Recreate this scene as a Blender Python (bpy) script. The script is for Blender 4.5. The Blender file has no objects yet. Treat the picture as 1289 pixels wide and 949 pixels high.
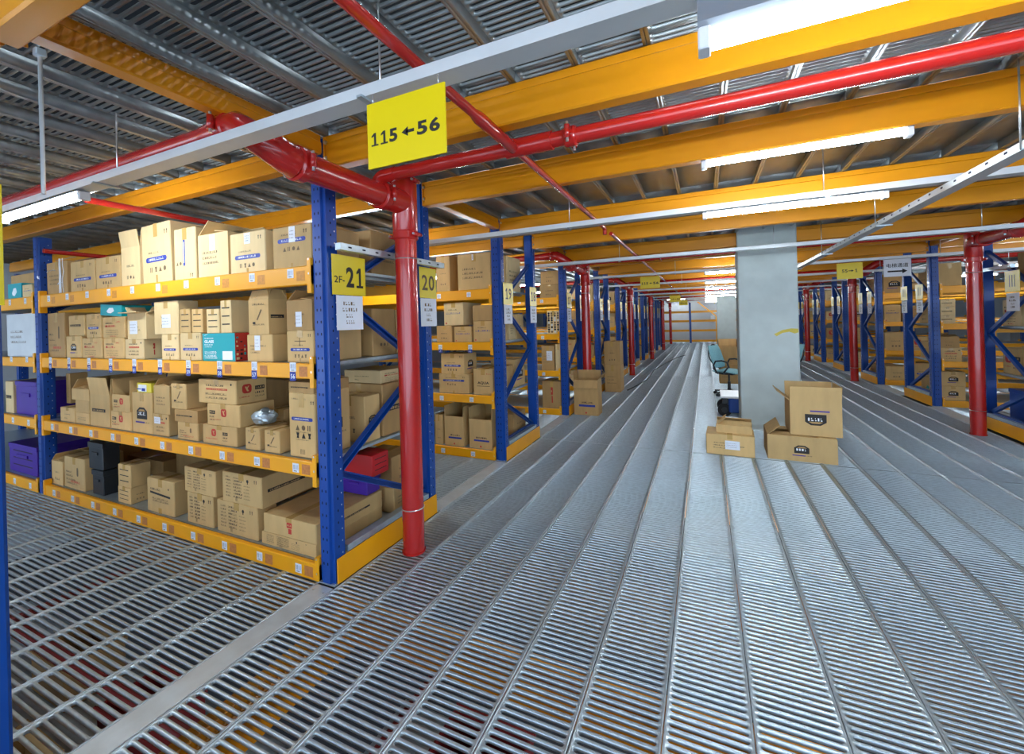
import bpy, bmesh, math, random
import numpy as np
from mathutils import Vector, Matrix
C = bpy.context.scene.collection
PI = math.pi
rng = random.Random(7)
# ------------------------------------------------------------------ camera model (photo 1289 x 949)
CAMH = 1.6
CX, CY, FPX = 644.5, 404.70, 534.98
YAW, ROLL = math.radians(24.481), math.radians(-1.5754)
VF = Vector((-math.sin(YAW), math.cos(YAW), 0)); VR = Vector((math.cos(YAW), math.sin(YAW), 0)); VU = Vector((0, 0, 1))
EYE = Vector((0, 0, CAMH))
def at(u, v, ax, val):
    """the world point that photo pixel (u, v) shows on the plane ax = val (used to measure places off the photo)"""
    a, b = u - CX, v - CY
    xr = a*math.cos(ROLL) + b*math.sin(ROLL); yr = -a*math.sin(ROLL) + b*math.cos(ROLL)
    d = VF + VR*(xr/FPX) - VU*(yr/FPX)
    i = 'XYZ'.index(ax)
    return EYE + d*((val - EYE[i])/d[i])
cam = bpy.data.cameras.new('camera'); co = bpy.data.objects.new('camera', cam); C.objects.link(co)
right = VR*math.cos(ROLL) + VU*math.sin(ROLL); up = -VR*math.sin(ROLL) + VU*math.cos(ROLL); back = -VF
co.matrix_world = Matrix(((right.x, up.x, back.x, EYE.x), (right.y, up.y, back.y, EYE.y), (right.z, up.z, back.z, EYE.z), (0, 0, 0, 1)))
cam.sensor_width = 36; cam.lens = 36*FPX/1289; cam.shift_y = (CY - 474.5)/1289; cam.clip_start = 0.05; cam.clip_end = 200
bpy.context.scene.camera = co
sc = bpy.context.scene
sc.view_settings.view_transform = 'Standard'; sc.view_settings.look = 'None'
sc.view_settings.exposure = 0.22; sc.view_settings.gamma = 1; sc.view_settings.use_curve_mapping = False
sc.cycles.use_denoising = True; sc.cycles.use_adaptive_sampling = False; sc.cycles.denoising_input_passes = 'RGB_ALBEDO_NORMAL'; sc.cycles.denoising_prefilter = 'NONE'
sc.cycles.max_bounces = 8; sc.cycles.diffuse_bounces = 4; sc.cycles.glossy_bounces = 4
sc.cycles.caustics_reflective = False; sc.cycles.caustics_refractive = False
sc.cycles.sample_clamp_indirect = 6
w = bpy.data.worlds.new('world'); sc.world = w; w.use_nodes = True
w.node_tree.nodes['Background'].inputs[0].default_value = (.64, .80, 1, 1); w.node_tree.nodes['Background'].inputs[1].default_value = 4.2  # bright bluish world, used as fill light through the open near side

# ------------------------------------------------------------------ materials
def srgb(r, g, b):
    f = lambda c: (c/255/12.92) if c/255 <= .04045 else ((c/255+.055)/1.055)**2.4
    return (f(r), f(g), f(b), 1)
def mat(name, col, rough=.5, metal=0., var=.0, nscale=8., bump=0., rand=0., stretch=(1, 1, 1), rvar=0., emit=0., spec=.5, coat=0.):
    m = bpy.data.materials.new(name); m.use_nodes = True
    nt = m.node_tree; b = nt.nodes['Principled BSDF']
    b.inputs['Base Color'].default_value = col; b.inputs['Roughness'].default_value = rough; b.inputs['Metallic'].default_value = metal
    b.inputs['Specular IOR Level'].default_value = spec; b.inputs['Coat Weight'].default_value = coat
    if emit:
        b.inputs['Emission Color'].default_value = col; b.inputs['Emission Strength'].default_value = emit
    src = None
    if var or bump or rvar:
        tc = nt.nodes.new('ShaderNodeTexCoord'); mp = nt.nodes.new('ShaderNodeMapping'); mp.inputs['Scale'].default_value = stretch
        nt.links.new(tc.outputs['Object'], mp.inputs['Vector'])
        n = nt.nodes.new('ShaderNodeTexNoise'); n.inputs['Scale'].default_value = nscale; n.inputs['Detail'].default_value = 5
        nt.links.new(mp.outputs['Vector'], n.inputs['Vector'])
    if var or rand:
        hsv = nt.nodes.new('ShaderNodeHueSaturation'); hsv.inputs['Color'].default_value = col
        add = None
        if var:
            mr = nt.nodes.new('ShaderNodeMapRange'); mr.inputs['From Min'].default_value = .3; mr.inputs['From Max'].default_value = .7
            mr.inputs['To Min'].default_value = 1-var; mr.inputs['To Max'].default_value = 1+var
            nt.links.new(n.outputs['Fac'], mr.inputs['Value']); add = mr.outputs['Result']
        if rand:
            oi = nt.nodes.new('ShaderNodeObjectInfo'); mr2 = nt.nodes.new('ShaderNodeMapRange')
            mr2.inputs['To Min'].default_value = 1-rand; mr2.inputs['To Max'].default_value = 1+rand
            nt.links.new(oi.outputs['Random'], mr2.inputs['Value'])
            if add:
                mu = nt.nodes.new('ShaderNodeMath'); mu.operation = 'MULTIPLY'
                nt.links.new(add, mu.inputs[0]); nt.links.new(mr2.outputs['Result'], mu.inputs[1]); add = mu.outputs[0]
            else: add = mr2.outputs['Result']
        nt.links.new(add, hsv.inputs['Value']); nt.links.new(hsv.outputs['Color'], b.inputs['Base Color'])
    if rvar:
        mr = nt.nodes.new('ShaderNodeMapRange'); mr.inputs['From Min'].default_value = .3; mr.inputs['From Max'].default_value = .7
        mr.inputs['To Min'].default_value = rough-rvar; mr.inputs['To Max'].default_value = rough+rvar
        nt.links.new(n.outputs['Fac'], mr.inputs['Value']); nt.links.new(mr.outputs['Result'], b.inputs['Roughness'])
    if bump:
        bp = nt.nodes.new('ShaderNodeBump'); bp.inputs['Strength'].default_value = bump; bp.inputs['Distance'].default_value = .01
        nt.links.new(n.outputs['Fac'], bp.inputs['Height']); nt.links.new(bp.outputs['Normal'], b.inputs['Normal'])
    return m
M = dict(
    blue=mat('blue_paint', srgb(0, 66, 150), .40, 0, .08, 3, .02, coat=.1),
    yel=mat('yellow_paint', srgb(250, 170, 4), .42, 0, .05, 3, .02),
    orange=mat('beam_paint', srgb(226, 146, 12), .34, 0, .06, 2, .03, stretch=(1, 1, 3)),
    red=mat('red_paint', srgb(184, 32, 27), .25, 0, .06, 4, .02, coat=.4),
    galv=mat('galvanised_steel', (.49, .58, .635, 1), .36, .68, .10, 22, 0, rvar=.04),
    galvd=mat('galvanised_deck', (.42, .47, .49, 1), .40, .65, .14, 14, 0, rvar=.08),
    strip=mat('cover_strip_steel', (.62, .68, .71, 1), .42, .4, .10, 9, 0, rvar=.08),
    tray=mat('tray_grey', (.66, .69, .70, 1), .45, .25, .05, 6),
    white=mat('white_enamel', (.82, .84, .86, 1), .35),
    tube=mat('lamp_tube', (.82, .92, 1, 1), .4, emit=120),
    conc=mat('concrete', srgb(196, 206, 203), .8, 0, .06, 5, .08),
    concd=mat('dark_concrete', srgb(52, 54, 58), .8, 0, .12, 2, .05),
    wallw=mat('painted_wall', srgb(205, 208, 210), .8, 0, .04, 2),
    roof=mat('roof_sheet', srgb(40, 44, 48), .8, 0, .1, 2),
    card=mat('cardboard', srgb(208, 172, 114), .75, 0, .07, 14, .03, rand=.12, stretch=(1, 1, .25)),
    cardl=mat('pale_cardboard', srgb(224, 196, 144), .72, 0, .06, 14, .03, rand=.08, stretch=(1, 1, .25)),
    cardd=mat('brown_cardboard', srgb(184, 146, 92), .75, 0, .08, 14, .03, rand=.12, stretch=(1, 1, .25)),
    cardin=mat('inner_cardboard', srgb(190, 150, 96), .8, 0, .06, 10),
    tape=mat('packing_tape', srgb(196, 158, 92), .22, 0, .05, 20),
    ink=mat('black_print', srgb(38, 34, 32), .7),
    inkg=mat('grey_print', srgb(112, 92, 66), .75),
    inkb=mat('blue_print', srgb(36, 58, 150), .6),
    inkp=mat('purple_print', srgb(82, 62, 140), .6),
    inkr=mat('red_print', srgb(196, 52, 40), .6),
    inkw=mat('white_print', srgb(236, 238, 240), .6),
    lowbin=mat('shaded_red', srgb(120, 24, 22), .5), lowcard=mat('shaded_cardboard', srgb(150, 116, 70), .8), fitting=mat('lamp_housing_grey', srgb(120, 126, 134), .5),  # red and cardboard for the storey below, its shade put into the colour
    paper=mat('paper', srgb(232, 236, 244), .6, 0, .03, 9),
    teal=mat('teal_print', srgb(8, 160, 168), .45, 0, .03, 6),
    signy=mat('sign_yellow', srgb(232, 204, 6), .35),
    black=mat('black_plastic', srgb(38, 42, 46), .35, 0, .1, 6),
    hole=mat('dark_hole', srgb(8, 16, 44), .9),
    purple=mat('purple_plastic', srgb(70, 34, 150), .35, 0, .06, 5),
    redpl=mat('red_plastic', srgb(196, 22, 28), .35, 0, .05, 5),
    bolt=mat('bolt_steel', (.7, .72, .72, 1), .3, .9),
    worn=mat('worn_sticker', srgb(214, 140, 44), .55, 0, .16, 60),
    brown=mat('brown_sticker', srgb(196, 122, 60), .55, 0, .16, 60),
    seat=mat('teal_fabric', srgb(128, 176, 184), .85, 0, .08, 40, .1),
    bluepl=mat('blue_sheet', srgb(28, 70, 150), .4, 0, .1, 5),
    rubber=mat('rubber', srgb(26, 26, 28), .8),
    yelb=mat('yellow_blue_box', srgb(226, 206, 60), .5),
    film=None, stain=mat('yellow_stain', srgb(206, 186, 80), .8),
)
def film():
    m = bpy.data.materials.new('film_glint'); m.use_nodes = True; nt = m.node_tree
    b = nt.nodes['Principled BSDF']; b.inputs['Base Color'].default_value = (.72, .72, .72, 1); b.inputs['Roughness'].default_value = .18  # opaque grey standing in for bright glints on clear film
    tc = nt.nodes.new('ShaderNodeTexCoord'); n = nt.nodes.new('ShaderNodeTexNoise'); n.inputs['Scale'].default_value = 9
    bp = nt.nodes.new('ShaderNodeBump'); bp.inputs['Strength'].default_value = .4; bp.inputs['Distance'].default_value = .03
    nt.links.new(tc.outputs['Object'], n.inputs['Vector']); nt.links.new(n.outputs['Fac'], bp.inputs['Height']); nt.links.new(bp.outputs['Normal'], b.inputs['Normal'])
    return m
M['film'] = film()

# ------------------------------------------------------------------ mesh helpers
class MB:
    def __init__(s): s.v = []; s.f = []; s.m = []; s.sm = []; s.mats = []
    def mi(s, k):
        if k not in s.mats: s.mats.append(k)
        return s.mats.index(k)
    def face(s, pts, k, smooth=False):
        n = len(s.v); s.v += [tuple(p) for p in pts]; s.f.append(tuple(range(n, n+len(pts)))); s.m.append(s.mi(k)); s.sm.append(smooth)
    def grid(s, rings, k, close=True, smooth=True, caps=True):
        n0 = len(s.v); n = len(rings[0]); mi = s.mi(k)
        for r in rings: s.v += [tuple(p) for p in r]
        for i in range(len(rings)-1):
            for j in range(n if close else n-1):
                j2 = (j+1) % n
                s.f.append((n0+i*n+j, n0+i*n+j2, n0+(i+1)*n+j2, n0+(i+1)*n+j)); s.m.append(mi); s.sm.append(smooth)
        if caps and close:
            s.f.append(tuple(n0+j for j in reversed(range(n)))); s.m.append(mi); s.sm.append(False)
            s.f.append(tuple(n0+(len(rings)-1)*n+j for j in range(n))); s.m.append(mi); s.sm.append(False)
    def box(s, x0, x1, y0, y1, z0, z1, k, c=0.):
        if x0 > x1: x0, x1 = x1, x0
        if y0 > y1: y0, y1 = y1, y0
        if c <= 0:
            P = [(x0,y0,z0),(x1,y0,z0),(x1,y1,z0),(x0,y1,z0),(x0,y0,z1),(x1,y0,z1),(x1,y1,z1),(x0,y1,z1)]
            n = len(s.v); s.v += P; mi = s.mi(k)
            for q in ((3,2,1,0),(4,5,6,7),(0,1,5,4),(1,2,6,5),(2,3,7,6),(3,0,4,7)):
                s.f.append(tuple(n+i for i in q)); s.m.append(mi); s.sm.append(False)
            return
        def ring(d, z):
            a0, a1, b0, b1 = x0+d, x1-d, y0+d, y1-d
            e = c
            return [(a0+e,b0,z),(a1-e,b0,z),(a1,b0+e,z),(a1,b1-e,z),(a1-e,b1,z),(a0+e,b1,z),(a0,b1-e,z),(a0,b0+e,z)]
        s.grid([ring(c*.7, z0), ring(0, z0+c*.7), ring(0, z1-c*.7), ring(c*.7, z1)], k, smooth=False)
    def prism(s, poly, fn, a, b, k, smooth=False):
        """extrude a 2-D outline; fn(p, t) gives the 3-D point"""
        s.grid([[fn(p, a) for p in poly], [fn(p, b) for p in poly]], k, smooth=smooth)
    def tube(s, pts, r, k, n=12, smooth=True, caps=True):
        pts = [Vector(p) for p in pts]; rings = []; up0 = None
        for i, p in enumerate(pts):
            t = ((pts[i+1]-p) if i == 0 else (p-pts[i-1]) if i == len(pts)-1 else ((pts[i+1]-p).normalized()+(p-pts[i-1]).normalized())).normalized()
            if up0 is None: up0 = Vector((0,0,1)) if abs(t.z) < .9 else Vector((1,0,0))
            a = t.cross(up0).normalized(); b = a.cross(t).normalized(); up0 = b
            rr = r[i] if isinstance(r, (list, tuple)) else r
            rings.append([p + a*(rr*math.cos(2*PI*j/n)) + b*(rr*math.sin(2*PI*j/n)) for j in range(n)])
        s.grid(rings, k, smooth=smooth, caps=caps)
    def bar(s, p0, p1, w, h, k, upv=(0,0,1)):
        p0, p1 = Vector(p0), Vector(p1); t = (p1-p0).normalized(); u = Vector(upv); a = t.cross(u).normalized(); b = a.cross(t).normalized()
        s.grid([[p+a*x*w/2+b*y*h/2 for x, y in ((-1,-1),(1,-1),(1,1),(-1,1))] for p in (p0, p1)], k, smooth=False)
    def build(s, name, parent=None, loc=None, rotz=0.):
        me = bpy.data.meshes.new(name); me.from_pydata(s.v, [], s.f)
        for k in s.mats: me.materials.append(M[k])
        me.polygons.foreach_set('material_index', s.m); me.polygons.foreach_set('use_smooth', s.sm); me.update()
        if any(s.sm) :
            bm = bmesh.new(); bm.from_mesh(me); bmesh.ops.remove_doubles(bm, verts=bm.verts, dist=1e-5)
            for e in bm.edges:
                if len(e.link_faces) == 2 and e.calc_face_angle(0) > .7: e.smooth = False
            bm.to_mesh(me); bm.free()
        return link(name, me, parent, loc, rotz)
def link(name, me, parent=None, loc=None, rotz=0.):
    o = bpy.data.objects.new(name, me); C.objects.link(o)
    if parent is not None: o.parent = parent
    if loc is not None: o.location = loc
    if rotz: o.rotation_euler = (0, 0, rotz)
    return o
def tag(o, label, cat, group=None):
    o['label'] = label; o['category'] = cat
    if group: o['group'] = group
    return o
def thing(name, label, cat, loc=(0, 0, 0), rotz=0., group=None):
    o = bpy.data.objects.new(name, None); C.objects.link(o); o.location = loc; o.rotation_euler = (0, 0, rotz); o.empty_display_size = .1
    return tag(o, label, cat, group)
def struct(name, mb):
    o = mb.build(name); o['kind'] = 'structure'; return o
KIDS = {}
def kids(o): return [c for c in bpy.data.objects if c.parent == o]
def dup(root, loc, label, group=None, rotz=None, scale=None):
    def cp(o, par):
        c = o.copy(); C.objects.link(c)
        if par is not None: c.parent = par
        for ch in o.children: cp(ch, c)
        return c
    r = cp(root, None); r.location = loc
    if rotz is not None: r.rotation_euler = (0, 0, rotz)
    if scale is not None: r.scale = scale
    r['label'] = label
    if group: r['group'] = group
    return r
_txt = {}
def text2d(s, bold=0.):
    """outline of writing as flat polygons, unit height, origin bottom left"""
    key = (s, bold)
    if key in _txt: return _txt[key]
    cu = bpy.data.curves.new('writing', 'FONT'); cu.body = s; cu.size = 1; cu.resolution_u = 3; cu.offset = bold; cu.fill_mode = 'FRONT'
    o = bpy.data.objects.new('writing', cu); C.objects.link(o)
    dg = bpy.context.evaluated_depsgraph_get(); dg.update()
    me = bpy.data.meshes.new_from_object(o.evaluated_get(dg))
    vs = [(v.co.x, v.co.y) for v in me.vertices]; fs = [tuple(p.vertices) for p in me.polygons]
    bpy.data.objects.remove(o); bpy.data.curves.remove(cu); bpy.data.meshes.remove(me)
    if vs:
        x0 = min(v[0] for v in vs); y0 = min(v[1] for v in vs); x1 = max(v[0] for v in vs); y1 = max(v[1] for v in vs)
        h = max(y1-y0, 1e-4); vs = [((x-x0)/h, (y-y0)/h) for x, y in vs]; wd = (x1-x0)/h
    else: wd = 0
    _txt[key] = (vs, fs, wd); return _txt[key]
class Face:
    """a flat drawing plane: origin o, unit directions a (along) and b (up), normal n; size w, h"""
    def __init__(s, mb, o, a, b, w, h): s.mb = mb; s.o = Vector(o); s.a = Vector(a); s.b = Vector(b); s.n = s.a.cross(s.b); s.w = w; s.h = h; s.l = 0
    def p(s, x, y, e=.0008): return s.o + s.a*x + s.b*y + s.n*(e + s.l*.0006)
    def poly(s, pts, k): s.mb.face([s.p(x, y) for x, y in pts], k)
    def rect(s, x0, y0, x1, y1, k): s.poly([(x0,y0),(x1,y0),(x1,y1),(x0,y1)], k)
    def rrect(s, x0, y0, x1, y1, k, r=None):
        r = min(y1-y0, x1-x0)*.5 if r is None else r; pts = []
        for cx, cy, a0 in ((x1-r, y0+r, -90), (x1-r, y1-r, 0), (x0+r, y1-r, 90), (x0+r, y0+r, 180)):
            for i in range(4): t = math.radians(a0+30*i); pts.append((cx+r*math.cos(t), cy+r*math.sin(t)))
        s.poly(pts, k)
    def disc(s, cx, cy, r, k, n=14): s.poly([(cx+r*math.cos(2*PI*i/n), cy+r*math.sin(2*PI*i/n)) for i in range(n)], k)
    def text(s, t, x, y, h, k, wd=None, center=False, bold=.0):
        vs, fs, tw = text2d(t, bold); sx = h if wd is None else wd/max(tw, 1e-3)
        if center: x -= tw*sx/2
        for f in fs: s.mb.face([s.p(x+vs[i][0]*sx, y+vs[i][1]*h) for i in f], k)
    def digits(s, t, x, y, h, k, wd=None, center=False, bold=.0):
        """numerals with a footed 1"""
        cw, gp = .62, .12; tw = len(t)*cw+(len(t)-1)*gp; sx = h if wd is None else wd/tw
        if center: x -= tw*sx/2
        for i, ch in enumerate(t):
            X = x+i*(cw+gp)*sx; u = lambda a: X+a*sx
            if ch == '1':
                s.rect(u(.27), y, u(.44), y+h, k); s.rect(u(.06), y, u(.27), y+h*.12, k); s.rect(u(.44), y, u(.62), y+h*.12, k); s.poly([(u(.08), y+h*.80), (u(.08), y+h*.68), (u(.27), y+h*.76), (u(.27), y+h)], k)
            else: s.text(ch, X, y, h, k, wd=cw*sx, bold=bold)
    def scribble(s, x0, y, x1, h, k, r):
        """a line of writing too small to read"""
        x = x0
        while x < x1 - h*.5:
            w_ = h*r.uniform(.45, .95)
            q = r.random()
            s.rect(x, y, min(x+w_*.8, x1), y+h*(.32 if q < .5 else 1), k)
            if q < .5: s.rect(x, y+h*.6, x+w_*.3, y+h, k)
            x += w_ + h*.25
# ------------------------------------------------------------------ layout of the place
PER = 2.463                                   # racks repeat every PER along the aisle
YF0, RD = 1.906, 1.11                         # front of the rack marked 21, rack depth
def yf(k): return YF0 + PER*k
XL, XR = -2.10, 3.38                          # aisle edges
PW = 0.3185                                   # width of a floor plank
PITCH = 0.0345
def slots(nx, x0, y0, ny, L, r, lip, npt, flip=False, depth=.0135):
    """vertices and quads of nx planks side by side with ny slots each"""
    g = .0016; P, p = PW, PITCH; cxl, cxr = P/2-L/2+r, P/2+L/2-r
    if npt == 12:
        ang = [-90,-54,-18,18,54,90]
        inn = [(cxr+r*math.cos(math.radians(a)), p/2+r*math.sin(math.radians(a))) for a in ang] + [(cxl-r*math.cos(math.radians(a)), p/2+r*math.sin(math.radians(a))) for a in reversed(ang)]
        out = [(cxr,0),(P-g,0),(P-g,.35*p),(P-g,.65*p),(P-g,p),(cxr,p),(cxl,p),(g,p),(g,.65*p),(g,.35*p),(g,0),(cxl,0)]
    else:
        inn = [(cxr+r,p/2-r),(cxr+r,p/2+r),(cxl-r,p/2+r),(cxl-r,p/2-r)]
        out = [(P-g,0),(P-g,p),(g,p),(g,0)]
    rings = [[(x,y,0) for x,y in out], [(x,y,0) for x,y in inn]]
    def inset(pts, d):
        cx, cy = P/2, p/2; res = []
        for x, y in pts:
            sx = -d if x > cx else d; sy = -d if y > cy else d
            res.append((x+sx*.6, y+sy))
        return res
    if lip:
        i2 = inset(inn, .0022); rings.append([(x,y,-.0022) for x,y in i2]); rings.append([(x,y,-depth) for x,y in i2])
    else: rings.append([(x,y,-depth) for x,y in inn])
    n = len(out); V = np.array([q for R in rings for q in R], dtype=np.float32)
    Q = []
    for a in range(len(rings)-1):
        for j in range(n):
            j2 = (j+1) % n; Q.append((a*n+j, a*n+j2, (a+1)*n+j2, (a+1)*n+j))
    Q = np.array(Q, dtype=np.int32)
    if flip: V = V*np.array([1,1,-1],dtype=np.float32); Q = Q[:, ::-1]
    gx, gy = np.meshgrid(np.arange(nx)*P + x0, np.arange(ny)*p + y0, indexing='ij')
    off = np.stack([gx.ravel(), gy.ravel(), np.zeros(gx.size)], 1).astype(np.float32)
    VV = (V[None]+off[:, None]).reshape(-1, 3); QQ = (Q[None]+(np.arange(len(off))*len(V))[:, None, None].astype(np.int32)).reshape(-1, 4)
    return VV, QQ
class NB:
    def __init__(s): s.V = []; s.Q = []; s.n = 0
    def add(s, VV, QQ): s.V.append(VV); s.Q.append(QQ+s.n); s.n += len(VV)
    def box(s, x0, x1, y0, y1, z0, z1):
        P = np.array([(x0,y0,z0),(x1,y0,z0),(x1,y1,z0),(x0,y1,z0),(x0,y0,z1),(x1,y0,z1),(x1,y1,z1),(x0,y1,z1)], dtype=np.float32)
        s.add(P, np.array(((3,2,1,0),(4,5,6,7),(0,1,5,4),(1,2,6,5),(2,3,7,6),(3,0,4,7)), dtype=np.int32))
    def build(s, name, k, z=0.):
        V = np.concatenate(s.V); Q = np.concatenate(s.Q); V[:, 2] += z
        me = bpy.data.meshes.new(name); me.vertices.add(len(V)); me.vertices.foreach_set('co', V.ravel())
        me.loops.add(Q.size); me.loops.foreach_set('vertex_index', Q.ravel()); me.polygons.add(len(Q))
        me.polygons.foreach_set('loop_start', np.arange(len(Q), dtype=np.int32)*4); me.polygons.foreach_set('loop_total', np.full(len(Q), 4, dtype=np.int32))
        me.update(calc_edges=True); me.validate(); me.materials.append(M[k])
        o = link(name, me); o['kind'] = 'structure'; return o
def slot_rows(nb, x0, nx, y0, y1, band=.004, zb=0., **kw):
    """planks of slots from y0 to y1 with a plain band at both ends"""
    ny = int((y1-y0-2*band)/PITCH); b = (y1-y0-ny*PITCH)/2
    VV, QQ = slots(nx, x0, y0+b, ny, **kw); VV[:, 2] += zb; nb.add(VV, QQ)
    if not kw.get('flip'):
        for i in range(nx+1):
            for s in ((-1, 1) if 0 < i < nx else ((1,) if i == 0 else (-1,))):
                xs = [x0+i*PW+s*q for q in (.0016, .0030, .0085, .0115)]; P = np.array([(x, yy, zb+z) for yy in (y0, y1) for x, z in zip(xs, (-.001, .0040, .0040, -.001))], dtype=np.float32)
                Q = np.array([(0,1,5,4),(1,2,6,5),(2,3,7,6)], dtype=np.int32); nb.add(P, Q if s < 0 else Q[:, ::-1])
    z0, z1 = (zb-.012, zb) if not kw.get('flip') else (zb, zb+.012)
    for i in range(nx):
        for a, e in ((y0+.001, y0+b), (y0+b+ny*PITCH, y1-.001)): nb.box(x0+i*PW+.0016, x0+(i+1)*PW-.0016, a, e, z0, z1)
fl = NB()
NXA = 17
rows = [-.55, 5.42, 12.3, 29.9]
for a, b in zip(rows[:-1], rows[1:]):
    near, mid = a < 9, a < 9
    slot_rows(fl, XL, NXA, a, b, L=.286, r=.0126 , lip=near, npt=12 if mid else 4)
# cross aisles between the racks, left and right
for k in range(-1, 10):
    a, b = yf(k)+RD-.02, yf(k+1)+.02
    if k < 4: slot_rows(fl, -2.24-PW*(25 if k < 2 else 8), 25 if k < 2 else 8, a, b, L=.286, r=.0126, lip=k < 1, npt=12 if k < 2 else 4)
    if k > 0: slot_rows(fl, 3.50, 8, a, b, L=.286, r=.0126, lip=False, npt=4)
floor = fl.build('floor', 'galv')
# joist lips under the plank seams
# smooth cover strips along the rack ends
n = 0
for k in range(-1, 10):
    a, b = yf(k)+RD+.02, yf(k+1)-.02
    for x0, x1 in ((-2.238, -2.104), (XL+NXA*PW+.004, 3.497)):
        mb = MB(); mb.box(x0, x1, a, b, -.012, .0035, 'strip', .003); n += 1
        if k == 0 or k == -1:
            for yy in (b-.05, a+.05):
                for xx in (x0+.025, x1-.025): mb.tube([(xx, yy, .003), (xx, yy, .0065)], .007, 'bolt', 8)
        struct('trim_%d' % n, mb)
# ------------------------------------------------------------------ ceiling: the same planks seen from below, with hanging seam flanges
ZD = 2.845
ce = NB()
# seams of the upper planks, from the photograph: 10 mm left of the floor seams
X0C = XL - .012 - PW*26
NXC = 26+17+9
def flanges(y0, y1, x_lo, x_hi):
    i = 0
    while X0C + i*PW <= x_hi:
        x = X0C + i*PW; i += 1
        if x < x_lo: continue
        for s in (-1, 1):
            ce.box(x+s*.002, x+s*.0045, y0, y1, ZD-.062, ZD); ce.box(x+s*.002, x+s*.016, y0, y1, ZD-.0645, ZD-.062)
crow = [-.6, .55, 1.95] + [2.98, 4.42, 5.44, 6.88, 7.9, 12.3, 17.2, 22.2, 29.9]
for a, b in zip(crow[:-1], crow[1:]):
    lo = X0C; hi = X0C + NXC*PW
    if abs(a-2.98) < .01:                       # plain planks over the first cross aisle
        for i in range(NXC): ce.box(X0C+i*PW+.0016, X0C+(i+1)*PW-.0016, a+.001, b-.001, ZD, ZD+.012)
    elif a < 5:
        slot_rows(ce, X0C, NXC, a, b, L=.286, r=.0126, lip=False, npt=12 if a < 2.9 else 4, flip=True, zb=ZD)
    else:
        for i in range(NXC): ce.box(X0C+i*PW+.0016, X0C+(i+1)*PW-.0016, a+.001, b-.001, ZD, ZD+.012)
    flanges(a+.002, b-.002, lo, hi)
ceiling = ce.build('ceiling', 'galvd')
# ------------------------------------------------------------------ shell
def slab(name, x0, x1, y0, y1, z0, z1, k):
    mb = MB(); mb.box(x0, x1, y0, y1, z0, z1, k); return struct(name, mb)
ZB = -3.0
slab('wall_far', -13, 14, 30.0, 30.2, ZB, 5.4, 'wallw')
slab('light_block_wall_lower', -13, 14, -4.2, -4.0, ZB, -.3, 'wallw')  # unseen, added to keep world light off the storey below
slab('light_block_wall_upper', -13, 14, -4.2, -4.0, 2.9, 5.4, 'wallw')  # unseen, added to block world light above; gap between lets fill in
slab('wall_left', -13.2, -13, -4.2, 30.2, ZB, 5.4, 'wallw')
slab('wall_right', 14, 14.2, -4.2, 30.2, ZB, 5.4, 'wallw')
slab('ceiling_upper', -13, 14, -4, 30, 5.4, 5.6, 'roof')  # dark roof added to stop world light showing through the ceiling slots
slab('floor_lower', -13, 14, -4, 30, ZB-.2, ZB, 'concd')

# ------------------------------------------------------------------ yellow steel beams
def hbeam(mb, p0, p1, z0, z1, wd, k='orange'):
    """a cold-rolled box beam with a shallow step along its top and rolled edges"""
    p0, p1 = Vector(p0), Vector(p1); t = (p1-p0).normalized(); a = Vector((-t.y, t.x, 0)); h = z1-z0; w2 = wd/2
    prof = [(-w2+.008,0),(w2-.008,0),(w2,.008),(w2,h-.05),(w2-.007,h-.042),(w2-.007,h-.006),(w2-.012,h),(-w2+.012,h),(-w2+.007,h-.006),(-w2+.007,h-.042),(-w2,h-.05),(-w2,.008)]
    mb.grid([[Vector((p.x, p.y, z0)) + a*x + Vector((0,0,y)) for x, y in prof] for p in (p0, p1)], k, smooth=False)
def plate_bolts(parent, x, y, zc, nx):
    mb = MB(); mb.box(x, x+nx*.008, y-.055, y+.055, zc-.10, zc+.075, 'orange', .002); o = mb.build('end_plate', parent)
    for dz in (-.055, .04):
        m2 = MB()
        for sy in (-1,): 
            m2.tube([(x+nx*.008, y+sy*.045, zc+dz), (x+nx*.02, y+sy*.045, zc+dz)], .013, 'bolt', 6, smooth=False)
        m2.build('bolt', o)
BZ0, BZ1 = 2.58, 2.778
ORD = ['first','second','third','fourth','fifth','sixth','seventh','eighth','ninth','tenth','eleventh','twelfth','thirteenth','fourteenth','fifteenth','sixteenth','seventeenth','eighteenth','nineteenth','twentieth','twenty-first','twenty-second']
rowsY = [(-1, .60)] + [(k, yf(k)+d) for k in range(0, 10) for d in (.055, RD-.055)]
BEAMY = [y for _, y in rowsY]
for i, y in enumerate(BEAMY):
    t = thing('ceiling_beam', 'yellow steel beam across the aisle ceiling, %s one counted from the camera' % ORD[i], 'beam', (0, y, BZ0), group='beams across the aisle')
    mb = MB(); hbeam(mb, (XL-.02, 0, 0), (3.40, 0, 0), 0, BZ1-BZ0, .085); mb.build('web', t)
    if i < 8:
        plate_bolts(t, XL-.012, 0, .11, 1)
        plate_bolts(t, 3.392, 0, .11, -1)
for i, y in enumerate(BEAMY[:7]):                     # over the racks on the left
    mb = MB(); hbeam(mb, (-10.3, 0, 0), (-2.25, 0, 0), 0, BZ1-BZ0-.05, .085)
    o = mb.build('ceiling_beam', None, (0, y, BZ0+.05))
    tag(o, 'yellow steel beam over the racks marked 21 to 15, %s from the camera' % ORD[i], 'beam', 'beams over the racks')
for i, y in enumerate(BEAMY[3:9]):
    mb = MB(); hbeam(mb, (3.53, 0, 0), (7.5, 0, 0), 0, BZ1-BZ0-.05, .085)
    o = mb.build('ceiling_beam', None, (0, y, BZ0+.05))
    tag(o, 'yellow steel beam over the racks beyond the concrete pillar, %s from the camera' % ORD[i], 'beam', 'beams over the far racks')
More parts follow.
